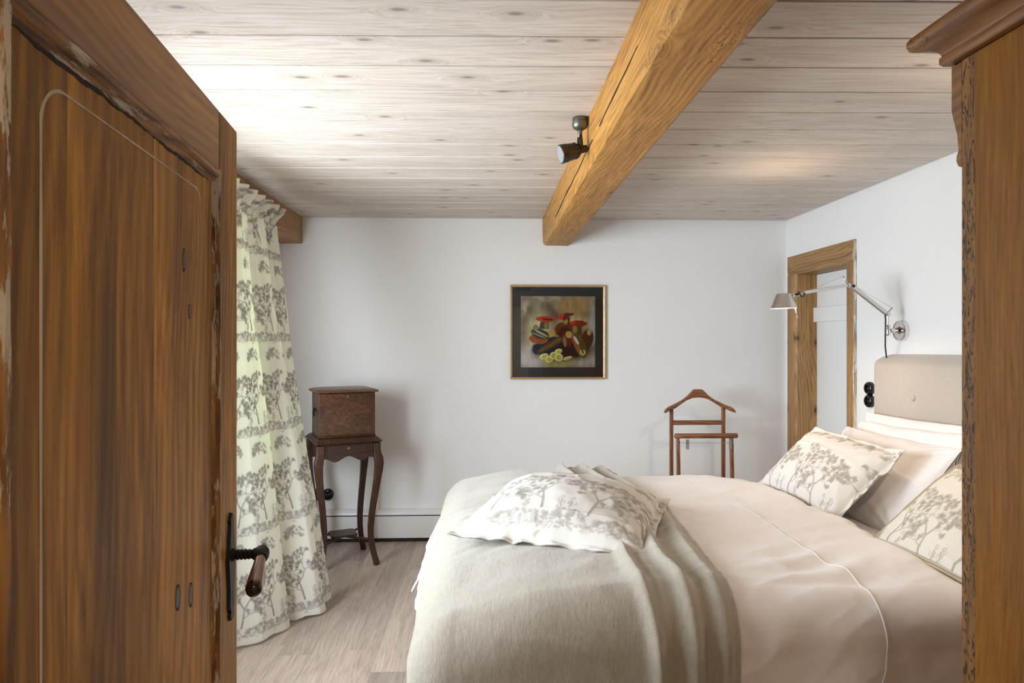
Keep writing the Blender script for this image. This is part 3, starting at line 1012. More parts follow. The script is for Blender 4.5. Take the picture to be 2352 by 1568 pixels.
for (a, b) in ((WX0 + .052, 1.3145), (1.3185, WX1 - .052)):
    dr = box('door', (a, b, WY1 - .02, WY1 + .002, .13, 1.698), M_ward, wd, bevel=.003)
    box('door_panel', (a + .08, b - .08, WY1 + .003, WY1 + .010, .25, 1.58), M_ward, dr, bevel=.005)
lathe('key_plate', [(.016, 0), (.014, .003), (.001, .004)], M_brass, wd, (1.345, WY1 + .002, 1.0), (0, 1, 0))
# cornice: profile swept round left, front and right
cp = [(.000, 1.875), (.012, 1.875), (.016, 1.880), (.016, 1.889), (.013, 1.893), (.016, 1.899), (.022, 1.905), (.031, 1.909), (.042, 1.911), (.047, 1.914), (.050, 1.921), (.050, 1.930), (.046, 1.936), (.030, 1.941), (.0, 1.944)]
rings = [[(WX0 - o, WY0, z) for o, z in cp], [(WX0 - o, WY1 + .02 + o, z) for o, z in cp], [(WX1 + o, WY1 + .02 + o, z) for o, z in cp], [(WX1 + o, WY0, z) for o, z in cp]]
for nm, pr in (('cornice', rings[:2]), ('cornice', rings[1:3]), ('cornice', rings[2:])):
    V_, F_ = loft(pr, cap=True)
    mk(nm, V_, F_, M_wardx, wd, bevel=.0012)
box('top_board', (WX0, WX1, WY0, WY1 + .02, 1.876, 1.94), M_ward, wd)

# ------------------------------------------------------------------ curtain
ct = thing('curtain', (-1.2, 3.3, 0), 'floor length cream toile curtain printed with trees beside the window', 'curtain')
# plan of the hem (near to far) and of the heading
hem = np.array([(-1.25, 2.98), (-1.17, 3.00), (-1.20, 3.04), (-1.13, 3.09), (-1.055, 3.15), (-.985, 3.27), (-.972, 3.31), (-1.02, 3.345), (-1.03, 3.375), (-.955, 3.385),
                (-.865, 3.455), (-.845, 3.50), (-.885, 3.545), (-.895, 3.58), (-.862, 3.615), (-.848, 3.66), (-.88, 3.70)])
NUc, NVc = 340, 600


def resample(pts, n, smooth=3):
    p = pts.copy()
    d = np.r_[0, np.cumsum(np.hypot(*np.diff(p, axis=0).T))]
    t = np.linspace(0, d[-1], n)
    q = np.stack([np.interp(t, d, p[:, 0]), np.interp(t, d, p[:, 1])], 1)
    k = max(3, n // 60) | 1
    ker = np.hanning(k + 2)[1:-1]; ker /= ker.sum()
    for _ in range(smooth):
        e = np.pad(q, ((k // 2, k // 2), (0, 0)), mode='edge')
        q = np.stack([np.convolve(e[:, j], ker, 'valid') for j in (0, 1)], 1)
    return q, d[-1]


hq, hem_len = resample(hem, NUc)
htr = np.stack([np.polyval(np.polyfit(np.linspace(0, 1, NUc), hq[:, j], 2), np.linspace(0, 1, NUc)) for j in (0, 1)], 1)
uu = np.linspace(0, 1, NUc)
pleats = 7
ph = uu * pleats * 2 * np.pi
topY = 3.05 + (3.90 - 3.05) * uu
topX = -1.215 + .030 * np.cos(ph) + .012 * np.cos(3 * ph)
topY = topY + .030 * np.sin(ph + .9)
pinX = -1.235 + .012 * np.cos(ph) + .010 * np.cos(3 * ph + .6)
pinY = 3.06 + (3.83 - 3.06) * uu + .016 * np.sin(ph + .9)
pin0 = 3.06 + (3.83 - 3.06) * uu
vv = np.linspace(0, 1, NVc)                   # 0 top, 1 hem
P = np.zeros((NUc, NVc, 3))
zt, zp = 2.185 + .006 * np.cos(ph), 2.075
for j, v in enumerate(vv):
    z = 2.185 + (.012 - 2.185) * v
    if z > zp:
        s = sst(0, 1, np.array((2.185 - z) / (2.185 - zp)))
        x = topX * (1 - s) + pinX * s
        y = topY * (1 - s) + pinY * s
    else:
        s = (zp - z) / (zp - .012)
        # soft folds that grow out of the pleats and merge into the hem folds
        f6 = (1 - s) ** 5
        g5 = s ** .55
        mx = (-1.235 + (pinX + 1.235) * f6) * (1 - s) + htr[:, 0] * s + 1.12 * (hq - htr)[:, 0] * g5
        my = (pin0 + (pinY - pin0) * f6) * (1 - s) + htr[:, 1] * s + 1.12 * (hq - htr)[:, 1] * g5
        bul = math.sin(math.pi * min(1, s * 1.2)) if s < .84 else 0
        a = .022 * math.exp(-((s - .16) / .22) ** 2)
        x = mx + a * np.cos(ph * .43 + .4) + .012 * s * (1 - s) * np.sin(uu * 31 + 4 * s)
        y = my + .6 * a * np.sin(ph * .43 + .2)
    P[:, j, 0] = x + .0018 * fbm(uu * 9, np.full_like(uu, v * 9), 3, 3)
    P[:, j, 1] = y
    P[:, j, 2] = z + (.006 * np.cos(ph) * (1 - v * 8) if v < .125 else 0)
P[:, -1, 2] += .004 * np.sin(uu * 40)
cu = (uu * hem_len * 1.0)[:, None] * np.ones((1, NVc))
cvv = ((1 - vv) * 2.19)[None, :] * np.ones((NUc, 1))
ccol = toile_at(cu + .02, cvv - .03, cream=np.array(srgb(250, 250, 246)), ink=np.array(srgb(110, 100, 88)), strength=.9)
gridmesh('drape', P, M_curtain, ct, ccol, solid=.0022)
box('curtain_rail', (-1.235, -1.222, 2.0, 3.93, 2.12, 2.145), M_white, ct)
for y in (2.8, 3.3, 3.75):
    box('bracket', (-1.307, -1.2351, y - .008, y + .008, 2.124, 2.140), M_white, ct)

# ------------------------------------------------------------------ baseboard heater
ht = thing('baseboard_heater', (0, YB - .03, 0), 'long white baseboard heater along the foot of the back wall', 'heater')
yf = YB - .056
mk('cover', *loft([[(x, y, z) for y, z in [(yf, .028), (yf, .178), (yf + .004, .182), (yf + .008, .182), (yf + .008, .03)]] for x in (XL + .004, 1.95)]), M_white, ht, bevel=.0015)
mk('top_cap', *loft([[(x, y, z) for y, z in [(yf - .002, .190), (yf - .003, .196), (yf + .002, .207), (yf + .022, .222), (YB - .001, .226), (YB - .001, .219), (yf + .022, .214), (yf + .006, .200), (yf + .003, .190)]] for x in (XL + .004, 1.95)]), M_white, ht)
box('dark_filler', (XL + .006, 1.948, yf + .010, YB - .001, .004, .21), M_dark, ht)  # near-black block that shows as the groove and the bottom gap

# ------------------------------------------------------------------ sockets
def socket_pair(name, label, c1, c2, axis, r):
    c1, c2, ax = Vector(c1), Vector(c2), Vector(axis)
    t = thing(name, (c1 + c2) / 2, label, 'socket', 'round black double sockets')
    for c in (c1, c2):
        d = lathe('socket_disc', [(r, 0), (r, .012), (r * .96, .020), (r * .80, .026), (r * .62, .027), (r * .55, .020), (r * .50, .012), (.0006, .011)], M_black, t, c, ax, 36)
        side = (c2 - c1).normalized()
        for s in (-1, 1):
            lathe('pin_hole', [(.0028, .0112), (.0028, .0122), (.0003, .0123)], M_steel, d, c + side * s * .0095, ax, 10)
    return t


socket_pair('power_socket', 'round black double socket low on the back wall behind the dark stand', (-1.205, YB, .33), (-1.128, YB, .33), (0, -1, 0), .041)
socket_pair('power_socket', 'round black double socket on the wall beside the headboard', (XR, 3.690, 1.150), (XR, 3.690, 1.078), (-1, 0, 0), .0375)

# ------------------------------------------------------------------ dark stand with the wooden box
tb = thing('pedestal_table', (-.93, 4.323, 0), 'small dark wooden stand on curved legs with a cross stretcher', 'table')
TM = Matrix.Translation((-.93, 4.323, 0)) @ Matrix.Rotation(R(24.1), 4, 'Z')
HT = .195
# top: moulded edge as stacked lofted rings
def sq(h, z, r=.008):
    pts = []
    for cx, cy, a0 in ((1, -1, -90), (1, 1, 0), (-1, 1, 90), (-1, -1, 180)):
        for k in range(4):
            a = R(a0 + 30 * k)
            pts.append(TM @ Vector((cx * (h - r) + r * math.cos(a), cy * (h - r) + r * math.sin(a), z)))
    return pts


mk('top', *loft([sq(.196, .781), sq(.204, .785), sq(.207, .790), sq(.206, .794), sq(.198, .797), (sq(.190, .806)), sq(.184, .811), sq(.183, .814)]), M_tableh, tb)
# apron: four boards, shaped lower edge
ap = .165
for q in range(4):
    Q = TM @ Matrix.Rotation(R(90 * q), 4, 'Z')
    low = [(x, .692 + .016 * math.cos(x / ap * 2 * math.pi) * (1 if abs(x) < ap * .75 else .6) - .006) for x in np.linspace(-ap, ap, 25)]
    pl = low + [(ap, .780), (-ap, .780)]
    ab = prism('apron', pl, -.172, -.158, M_tableh, tb, 'xz', M=Q)
    if q == 0:
        box('drawer', (-.115, .115, -.1765, -.1721, .718, .776), M_tableh, ab, bevel=.002, M=Q)
        lathe('keyhole', [(.008, 0), (.008, .002), (.0045, .003), (.0004, .0032)], M_brass, ab, Q @ Vector((.0, -.1767, .752)), (Q.to_3x3() @ Vector((0, -1, 0))), 14)
legp = [(.004, .778, .022), (.004, .735, .022), (.008, .705, .023), (.018, .680, .025), (.022, .650, .0245), (.019, .610, .0225), (.010, .550, .020), (-.004, .470, .0185), (-.019, .390, .0175), (-.031, .310, .0170), (-.038, .240, .0165),
        (-.037, .180, .0160), (-.028, .120, .0158), (-.012, .060, .0160), (.002, .020, .0165), (.007, .001, .0165)]
for sx in (-1, 1):
    for sy in (-1, 1):
        dg = Vector((sx, sy, 0)).normalized()
        base = Vector((sx * .172, sy * .172, 0))
        tube('leg', [base + dg * o + Vector((0, 0, z)) for o, z, r in legp], [r * 1.50 for o, z, r in legp], M_table, tb, n=4, smooth=False, M=TM, bevel=.006)
zs = .170
for s in (1, -1):
    c = .172 - .036 * .7071
    tube('stretcher', [(-c, -c * s, zs - .012), (0, 0, zs - .012), (c, c * s, zs - .012)], .0085, M_table, tb, n=4, smooth=False, M=TM)
prism('stretcher_shelf', [(-.082, -.060), (-.070, -.072), (.070, -.072), (.082, -.060), (.082, .060), (.070, .072), (-.070, .072), (-.082, .060)], zs - .003, zs + .011, M_tableh, tb, 'xy', M=TM)

bx = thing('wooden_box', (-.93, 4.323, .815), 'brown oak box with a leather topped lid standing on the dark stand', 'box')
BM = TM @ Matrix.Translation((.006, .012, 0))
BW, BD, BZ0, BZ1 = .176, .128, .816, 1.092
box('body', (-BW, BW, -BD, BD, BZ0 + .006, BZ1), M_box, bx, bevel=.003, M=BM)
box('plinth', (-BW - .004, BW + .004, -BD - .004, BD + .004, BZ0, BZ0 + .0058), M_box, bx, bevel=.002, M=BM)
box('front_panel', (-BW + .036, BW - .030, -BD - .0035, -BD - .0002, BZ0 + .012, BZ1 - .004), M_box, bx, bevel=.0015, M=BM)
rings = []
for (g, z) in ((.014, 1.094), (.019, 1.098), (.019, 1.104), (.012, 1.110), (-.01, 1.117), (-.05, 1.122), (-.10, 1.124)):
    rings.append([BM @ Vector(p) for p in ((-BW - g, -BD - g, z), (BW + g, -BD - g, z), (BW + g, BD + g, z), (-BW - g, BD + g, z))])
mk('lid', *loft(rings), M_lid, bx, bevel=.002)
lathe('keyhole', [(.009, 0), (.0085, .002), (.005, .003), (.0045, .001), (.0004, .001)], M_bronze2, bx, BM @ Vector((.0, -BD - .0036, 1.070)), BM.to_3x3() @ Vector((0, -1, 0)), 16)
rg = [BM @ Vector((-BW - .011, .030 * math.cos(a) * .55, .965 + .024 * math.sin(a))) for a in np.linspace(0, 2 * math.pi, 21)]
hd = lathe('ring_mount', [(.012, 0), (.010, .006), (.004, .010), (.0004, .011)], M_iron, bx, BM @ Vector((-BW, 0, .985)), BM.to_3x3() @ Vector((-1, 0, 0)), 14)
tube('ring_handle', rg, .0028, M_iron, hd, n=8)

# ------------------------------------------------------------------ picture
pc = thing('framed_picture', (.512, YB, 1.147), 'square still life in a thin gold frame with a black mount', 'picture')
px0, px1, pz0, pz1, yw = .170, .854, 1.147, 1.822, YB - .001
fw = .0145
for (a, b, c, d) in (((px0, pz0), (px1, pz0), (px1 - fw, pz0 + fw), (px0 + fw, pz0 + fw)), ((px1, pz0), (px1, pz1), (px1 - fw, pz1 - fw), (px1 - fw, pz0 + fw)),
                     ((px1, pz1), (px0, pz1), (px0 + fw, pz1 - fw), (px1 - fw, pz1 - fw)), ((px0, pz1), (px0, pz0), (px0 + fw, pz0 + fw), (px0 + fw, pz1 - fw))):
    V_ = []
    for y in (yw, yw - .026):
        V_ += [(p[0], y, p[1]) for p in (a, b, c, d)]
    cxm = [(V_[4 + i][0], yw - .022, V_[4 + i][2]) for i in (2, 3)]
    V_[6], V_[7] = cxm
    mk('frame_bar', V_, [(0, 1, 2, 3), (4, 7, 6, 5), (0, 4, 5, 1), (1, 5, 6, 2), (2, 6, 7, 3), (3, 7, 4, 0)], M_gold, pc, bevel=.0012)
box('mount_board', (px0 + .008, px1 - .008, yw - .012, yw - .006, pz0 + .008, pz1 - .008), M_mat, pc)
ax0, ax1, az0, az1 = .246, .782, 1.231, 1.743
Pa = np.stack([ax0 + (ax1 - ax0) * aX, np.full_like(aX, yw - .0127), az0 + (az1 - az0) * aY], -1)
gridmesh('print', Pa, M_print, pc, art)
box('glass', (px0 + .008, px1 - .008, yw - .0185, yw - .0165, pz0 + .008, pz1 - .008), M_glass, pc)

# ------------------------------------------------------------------ valet stand
vt = thing('valet_stand', (1.43, 4.37, 0), 'brown wooden valet stand with a coat hanger top behind the bed', 'valet stand')
pw = .0125
for x, y, zt_ in ((1.254, 4.45, .965), (1.611, 4.45, .965)):
    tube('rear_post', [(x, y, .03), (x, y, zt_)], pw * 1.35, M_valet, vt, n=4, smooth=False, bevel=.004)
for x in (1.250, 1.604):
    tube('front_post', [(x, 4.24, .03), (x, 4.283, .80)], pw * 1.3, M_valet, vt, n=4, smooth=False, bevel=.004)
hx = 1.436
top_e = [(-.245, .937), (-.240, .955), (-.215, .975), (-.17, .992), (-.11, 1.021), (-.07, 1.050), (-.045, 1.076), (-.028, 1.092), (.028, 1.092), (.045, 1.076), (.07, 1.050), (.11, 1.021), (.17, .992), (.215, .975), (.240, .955), (.245, .937)]
low_e = [(.236, .937), (.20, .954), (.16, .968), (.12, .995), (.08, 1.020), (.04, 1.034), (0, 1.038), (-.04, 1.034), (-.08, 1.020), (-.12, .995), (-.16, .968), (-.20, .954), (-.236, .937)]
# fill outline as strips: pair upper and lower points
up_i = np.array([(hx + a, b) for a, b in top_e]); lo_i = np.array([(hx + a, b) for a, b in low_e[::-1]])
xs_ = np.linspace(-.243, .243, 49) + hx
zu, zl = np.interp(xs_, up_i[:, 0], up_i[:, 1]), np.interp(xs_, lo_i[:, 0], lo_i[:, 1])
rings = [[(x, y0 - .045 * ((x - hx) / .245) ** 2, z) for y0, z in ((4.433, a - .0005), (4.433, b), (4.467, b), (4.467, a - .0005))] for x, a, b in zip(xs_, zl, zu)]
mk('hanger', *loft(rings), M_valeth, vt, bevel=.005)
box('cross_rail', (1.263, 1.602, 4.441, 4.459, .850, .882), M_valeth, vt, bevel=.005)
tube('trouser_bar', [(1.226, 4.280, .800), (1.232, 4.280, .800), (1.640, 4.280, .800), (1.646, 4.280, .800)], [.008, .0165, .0165, .008], M_valeth, vt, n=16)
tube('clip_wire', [(1.252, 4.262, .785), (1.262, 4.258, .765), (1.275, 4.256, .758), (1.595, 4.256, .757), (1.61, 4.258, .760)], .0016, M_steel, vt, n=8)
for x in (1.305, 1.588):
    cl = prism('trouser_clip', [(4.249, .782), (4.258, .780), (4.262, .752), (4.256, .716), (4.251, .716), (4.252, .750)], x - .010, x + .010, M_steel, vt, 'yz')
for x, ya, yb in ((1.252, 4.20, 4.50), (1.6075, 4.20, 4.50)):
    box('foot', (x - .016, x + .016, ya, yb, 0, .032), M_valet, vt, bevel=.006)
box('base_rail', (1.27, 1.59, 4.30, 4.40, .034, .046), M_valeth, vt, bevel=.003)

# ------------------------------------------------------------------ bed
bd = thing('bed', (.98, 2.59, 0), 'double bed with a tall oatmeal linen headboard', 'bed')
box('box_base', (-.07, 2.075, 1.72, 3.48, .07, .34), M_base, bd, bevel=.03, seg=3)
box('mattress', (-.07, 2.075, 1.72, 3.48, .342, .618), M_sheet, bd, bevel=.05, seg=4)
for x in (.0, 2.0):
    for y in (1.80, 3.40):
        lathe('leg', [(.022, 0), (.03, .071)], M_table, bd, (x, y, 0), n=16)
# headboard: rounded slab, softly domed with dimpled buttons
HY0, HY1, HZ = 1.64, 3.535, 1.353
ny, nzv_ = 150, 110
gy, gz = np.meshgrid(np.linspace(-1, 1, ny), np.linspace(0, 1, nzv_), indexing='ij')
Yh = HY0 + (HY1 - HY0) * (gy + 1) / 2
Zh = .12 + (HZ - .12) * gz
rc = .03
edge = np.minimum(np.minimum(HY1 - Yh, Yh - HY0), HZ - Zh)
dep = np.sqrt(np.clip(1 - (1 - np.clip(edge / .035, 0, 1)) ** 2, 0, 1))
Xh = XR - .006 - (.052 * dep + .050 * sst(0, .06, edge)) + .0
btn = [(3.165, 1.14), (2.57, 1.14), (1.98, 1.14), (3.165, .88), (2.57, .88), (1.98, .88)]
for by_, bz_ in btn:
    d = np.hypot(Yh - by_, Zh - bz_)
    Xh += .010 * np.exp(-(d / .035) ** 2)
Xh += .0012 * fbm(Yh * 3, Zh * 3, 8, 3)
# round the top corners in plan
cz = np.clip(Zh - (HZ - .045), 0, .045) / .045
for s, y_e in ((1, HY1), (-1, HY0)):
    cy = np.clip((Yh - (y_e - s * .045)) * s, 0, .045) / .045
    m = (cz > 0) & (cy > 0)
    L = np.hypot(cy, cz).clip(1e-6)
    mx_ = np.maximum(cy, cz)
    Yh = np.where(m, (y_e - s * .045) + s * .045 * cy / L * mx_, Yh)
    Zh = np.where(m, (HZ - .045) + .045 * cz / L * mx_, Zh)
Zh = Zh + .010 * np.clip(1 - gy ** 2, 0, 1) * gz ** 6 - .006 * gz ** 6
hbF = np.stack([Xh, Yh, Zh], -1)
hb = gridmesh('headboard', hbF, M_head, bd)
back = np.stack([np.full_like(Yh, XR - .004), Yh, Zh], -1)
hb2 = gridmesh('headboard_back', back, M_head, hb)
for by_, bz_ in btn:
    lathe('button', [(.016, 0), (.0165, .004), (.014, .0085), (.007, .0115), (.0002, .012)], M_head, hb, (XR - .006 - .102 + .010, by_, bz_), (-1, 0, 0), 18)

# drape mapping around the bed
CX0, CY0, CY1, RR, TZ = -.085, 1.795, 3.405, .115, .730


def drape(x, y, off=0.0, disp=0.0, flare=0.0, top_disp=None, foot=0.0):
    """cloth coordinates (metres on the flat sheet) to the draped position"""
    qx = np.maximum(x, CX0)
    qy = np.clip(y, CY0, CY1)
    dx, dy = x - qx, y - qy
    e = np.hypot(dx, dy)
    nx, ny_ = np.where(e > 1e-9, dx / np.maximum(e, 1e-9), 0), np.where(e > 1e-9, dy / np.maximum(e, 1e-9), 0)
    r = RR + off
    a = np.clip(e / r, 0, np.pi / 2)
    rh = r * np.sin(a)
    zd = r * (1 - np.cos(a)) + np.maximum(e - r * np.pi / 2, 0)
    side = np.sin(a)
    hang = np.maximum(e - r * np.pi / 2, 0)
    droop = .055 * sst(0, 1, (.16 - qx - dx * .3) / .40) + .03 * np.exp(-((qx - CX0) ** 2 + (qy - CY0) ** 2) / .09)
    X = qx + nx * (rh + disp * side + flare * hang + foot * np.minimum(hang + .03 * side, .25) * sst(1.9, 2.4, y))
    Y = qy + ny_ * (rh + disp * side + flare * hang)
    Z = TZ + off - droop - zd + (disp if top_disp is None else top_disp) * (1 - side)
    return np.stack([X, Y, Z], -1)


def grid2(x0, x1, nx, y0, y1, ny_):
    return np.meshgrid(np.linspace(x0, x1, nx), np.linspace(y0, y1, ny_), indexing='ij')


def duvet_disp(x, y, seed, k=1.0):
    d = .010 * fbm(x * 2.0 + y * .8, y * 3.2 - x * 1.1, seed, 3)
    d += .0055 * (1 - np.abs(vn(x * 2.4 + y * 2.2, y * 5.5 - x * 3.0, seed + 5))) ** 3
    d += .0018 * (1 - np.abs(vn(x * 5 + y * 3, y * 11 - x * 5, seed + 7))) ** 4
    d += .0015 * fbm(x * 14, y * 20, seed + 9, 2)
    return d * k


fd = thing('duvet', (.6, 3.1, .62), 'white cotton duvet on the far half of the bed, by the valet stand', 'duvet', 'white duvets')
X_, Y_ = grid2(-.42, 1.46, 260, 2.70, 3.86, 190)
roll_h = 1 - np.sqrt(np.clip(1 - (1 - np.clip((1.46 + .05 * vn(Y_ * 3, Y_ * 0, 3) - X_) / .10, 0, 1)) ** 2, 0, 1))
dsp = duvet_disp(X_, Y_, 21)
puff = .018 * np.sin(np.pi * np.clip((Y_ - 2.70) / .80, 0, 1)) - .012
tD = dsp + puff - .105 * roll_h - .05 * np.exp(-((Y_ - 2.70) / .05) ** 2) - .045 * sst(1.05, 1.4, X_) * sst(2.9, 3.5, Y_)
g = gridmesh('duvet_cover', drape(X_, Y_, -.004, dsp * .8, .12, tD, .42), M_duvet, fd, solid=.006)

nd = thing('duvet', (.6, 2.1, .62), 'white cotton duvet with a piped seam on the bed half nearest the wardrobe', 'duvet', 'white duvets')
X_, Y_ = grid2(-.34, 1.44, 340, 1.22, 2.80, 320)
Xe = 1.385 + .035 * np.sin(Y_ * 3.1 + .6) + .02 * vn(Y_ * 4, Y_ * 0 + 2, 3)
X_ = -.34 + (X_ + .34) * (Xe + .34) / (1.44 + .34)
ye = 2.765 + .02 * np.sin(X_ * 5) + .012 * vn(X_ * 5, X_ * 0, 9)
Y_ = 1.22 + (Y_ - 1.22) * (ye - 1.22) / (2.80 - 1.22)


def near_disp(X_, Y_, Xe, ye):
    dsp = duvet_disp(X_, Y_, 33, 1.15)
    dsp = dsp + .013 * np.sin((Y_ * 1.0 - .22 * X_) * 38 + 3.0 * vn(X_ * 2.2, Y_ * 2.2, 71)) * np.clip(vn(X_ * 2.6, Y_ * 2.0, 72) + .25, 0, 1)
    dsp = dsp + .004 * np.sin((Y_ - .35 * X_) * 95 + 4 * vn(X_ * 3, Y_ * 3, 73)) * np.clip(vn(X_ * 4.1, Y_ * 3.3, 74) + .1, 0, 1)
    # long soft ridges running out from the near corner
    dsp = dsp + .012 * np.exp(-((Y_ - (2.02 + .16 * (X_ - 1.0))) / .10) ** 2) * sst(.5, 1.0, X_)
    dsp = dsp + .012 * np.exp(-((Y_ - 1.80 - .10 * np.sin(X_ * 4)) / .06) ** 2) * sst(.55, 1.2, X_)
    rh = 1 - np.sqrt(np.clip(1 - (1 - np.clip((Xe - X_) / .09, 0, 1)) ** 2, 0, 1))
    rf = 1 - np.sqrt(np.clip(1 - (1 - np.clip((ye - Y_) / .075, 0, 1)) ** 2, 0, 1))
    t = dsp + .022 * np.exp(-((Y_ - 2.58) / .16) ** 2) - .105 * rh - .075 * rf
    return dsp, t


dsp, tD = near_disp(X_, Y_, Xe, ye)
sd_ = dsp + .018 * np.sin(X_ * 9 + 2 * fbm(X_ * 1.5, Y_, 4, 2)) * sst(0, .5, 1.7 - Y_)
gridmesh('duvet_cover', drape(X_, Y_, 0.0, sd_, .10, tD, .42), M_duvet, nd, solid=.006)
sy = np.linspace(1.42, 2.72, 120)
sx = 1.00 + .06 * np.sin((sy - 1.4) * 2.2) + .012 * vn(sy * 7, sy * 0, 6)
d_, t_ = near_disp(sx, sy, np.full_like(sy, 1.40), np.full_like(sy, 2.77))
s_ = d_ + .018 * np.sin(sx * 9 + 2 * fbm(sx * 1.5, sy, 4, 2)) * sst(0, .5, 1.7 - sy)
tube('piping', [tuple(p) for p in drape(sx, sy, .001, s_, .10, t_)], .0022, M_sheet, nd, n=8)

# throw across the foot
th = thing('throw_blanket', (.25, 2.6, .74), 'cream woven throw blanket spread across the foot of the bed', 'blanket')
X_, Y_ = grid2(-.62, .70, 310, 1.02, 3.98, 390)
xr = .675 + .030 * np.sin(Y_ * 2.6 + 1.0) - .03 * sst(2.6, 3.4, Y_)
t01 = (X_ + .62) / 1.32
xf = -.30 - .32 * (1 - sst(2.0, 2.5, Y_))          # hangs lower at the near corner
X_ = xf + t01 * (xr - xf)
tdisp = .0035 * fbm(X_ * 3, Y_ * 3, 51, 3) + .0012 * fbm(X_ * 18, Y_ * 9, 52, 2)
tdisp += .004 * (1 - np.abs(vn(X_ * 2.0 + 3, Y_ * 7 + X_ * 1.5, 53))) ** 6 * sst(-.1, .3, X_)
side_w = 1 - sst(1.55, 1.85, Y_)


def ridge(c, w, h):
    return h * np.exp(-((X_ - c) / w) ** 2)


w1 = .012 * np.sin(Y_ * 5.1 + .5) + .010 * vn(Y_ * 4, Y_ * 0, 61)
w2 = .012 * np.sin(Y_ * 4.2 + 1.9) + .010 * vn(Y_ * 4.5, Y_ * 0, 62)
tdisp += ridge(xr - .245 + w1 + .02 * side_w, .020, .030) + ridge(xr - .195 + w1, .017, .010)
tdisp += ridge(xr - .135 + w2, .026, .034) - ridge(xr - .10 + w2, .012, .006)
tdisp += ridge(xr - .045 + .5 * w1, .028, .026) + ridge(xr - .006, .010, .004)
tdisp += .020 * side_w * (np.sin(X_ * 15 + 1.2) * .5 + .5 * np.sin(X_ * 7.3)) * sst(.0, .45, 1.72 - Y_)
tdisp += .014 * np.sin(Y_ * 9 + 1) * sst(0, .3, -.2 - X_)
# lies over the duvets: follow their top shape
_, under = near_disp(X_, Y_, np.full_like(X_, 1.4), np.full_like(X_, 2.77))
under_f = duvet_disp(X_, Y_, 21) + .018 * np.sin(np.pi * np.clip((Y_ - 2.70) / .80, 0, 1)) - .012
wmix = sst(2.55, 2.95, Y_)
under = under * (1 - wmix) + under_f * wmix
top = np.maximum(under, under * .35 + .010) + np.maximum(tdisp, -.002) + .004
pile = np.exp(-(((X_ - .28) / .30) ** 2 + ((Y_ - 2.42) / .30) ** 2) ** 2)
gridmesh('blanket_cloth', drape(X_, Y_, .012, tdisp + .006, .05, top), M_throw, th, solid=.004)

# ------------------------------------------------------------------ pillows
def pillow(name, label, cat, group, cen, ex, ey, w, h, thk, mat, seed, n=(150, 120), flange=0.0, pinch=.07, wr=.004, printf=None, bend=0.0, under=1.0, part='pillowcase', flat=.5, p=2.4, buttons=False):
    ex = Vector(ex).normalized()
    ez = ex.cross(Vector(ey)).normalized()
    ey = ez.cross(ex).normalized()
    t = thing(name, tuple(Vector(cen) - Vector((0, 0, .5 * h * abs(ey.z)))), label, cat, group)
    u, v = np.meshgrid(np.linspace(-1, 1, n[0]), np.linspace(-1, 1, n[1]), indexing='ij')
    wi, hi = w - 2 * flange, h - 2 * flange
    ub, vb = np.clip(np.abs(u) * w / wi, 0, 1), np.clip(np.abs(v) * h / hi, 0, 1)
    prof = (1 - ub ** p) ** flat * (1 - vb ** p) ** flat
    x = u * w / 2 * (1 - pinch * (1 - np.abs(v) ** 1.6))
    y = v * h / 2 * (1 - pinch * (1 - np.abs(u) ** 1.6))
    edge = np.maximum(ub, vb)
    wob = .007 * fbm(x * 9, y * 9, seed, 3) * sst(.75, 1.0, edge) + (.0038 * np.sin((x + y) * 47 + 3 * vn(x * 8, y * 8, seed)) * sst(.93, 1.0, edge) if flange else 0)
    surf, cols, uvs = [], [], []
    for s in (1, -1):
        # creases pulled towards the corners and seams
        cr = wr * fbm(x * 7, y * 7, seed + (s > 0) * 3, 3)
        ang = np.arctan2(np.abs(v) - 1, np.abs(u) - 1)
        rad = np.hypot((np.abs(u) - 1) * w / 2, (np.abs(v) - 1) * h / 2)
        cr = cr + wr * 1.3 * np.sin(ang * 16 + seed + 2 * np.sign(u) + np.sign(v)) * np.exp(-(rad / .13) ** 2) * sst(0, .4, prof)
        cr = cr + wr * 1.1 * (1 - np.abs(vn(x * 5 + y * 2, y * 9, seed + 6))) ** 5
        z = s * (thk / 2 * prof * (1 if s > 0 else under) + .0016) + cr * np.sqrt(np.clip(prof, 0, 1)) * s + wob + bend * (u ** 2 - .4)
        if flange:                            # stitched channel
            z = z - s * .003 * np.exp(-((edge - 1.0) / .03) ** 2)
        P_ = np.array(cen) + x[..., None] * np.array(ex) + y[..., None] * np.array(ey) + z[..., None] * np.array(ez)
        if s < 0: P_ = P_[::-1]
        surf.append(P_)
        if printf is not None:
            c = printf(x, y, u, v)
            cols.append(c[::-1] if s < 0 else c)
    gridmesh(part, surf, mat, t, cols if printf is not None else None)
    return t


dk = np.array(srgb(118, 108, 100))
tp = lambda x, y, u, v: toile_at(x + .14, y + .27, ink=dk, s=.95, strength=.85, cream=np.array(srgb(218, 215, 207)))
tp2 = lambda x, y, u, v: toile_at(x + .06, .25 - y, ink=np.array(srgb(126, 110, 94)), s=.95, strength=.85, cream=np.array(srgb(222, 218, 210)))


def tp3(x, y, u, v):
    c = toile_at(x + .22, .25 - y, ink=np.array(srgb(128, 116, 92)), s=1.0, strength=.85, cream=np.array(srgb(220, 214, 202)))
    m = sst(.74, .75, np.maximum(np.abs(u) * .96, np.abs(v)))[..., None]
    st = stripes_at(y, np.where(np.abs(v) > np.abs(u), y, x))
    return c * (1 - m) + st * m


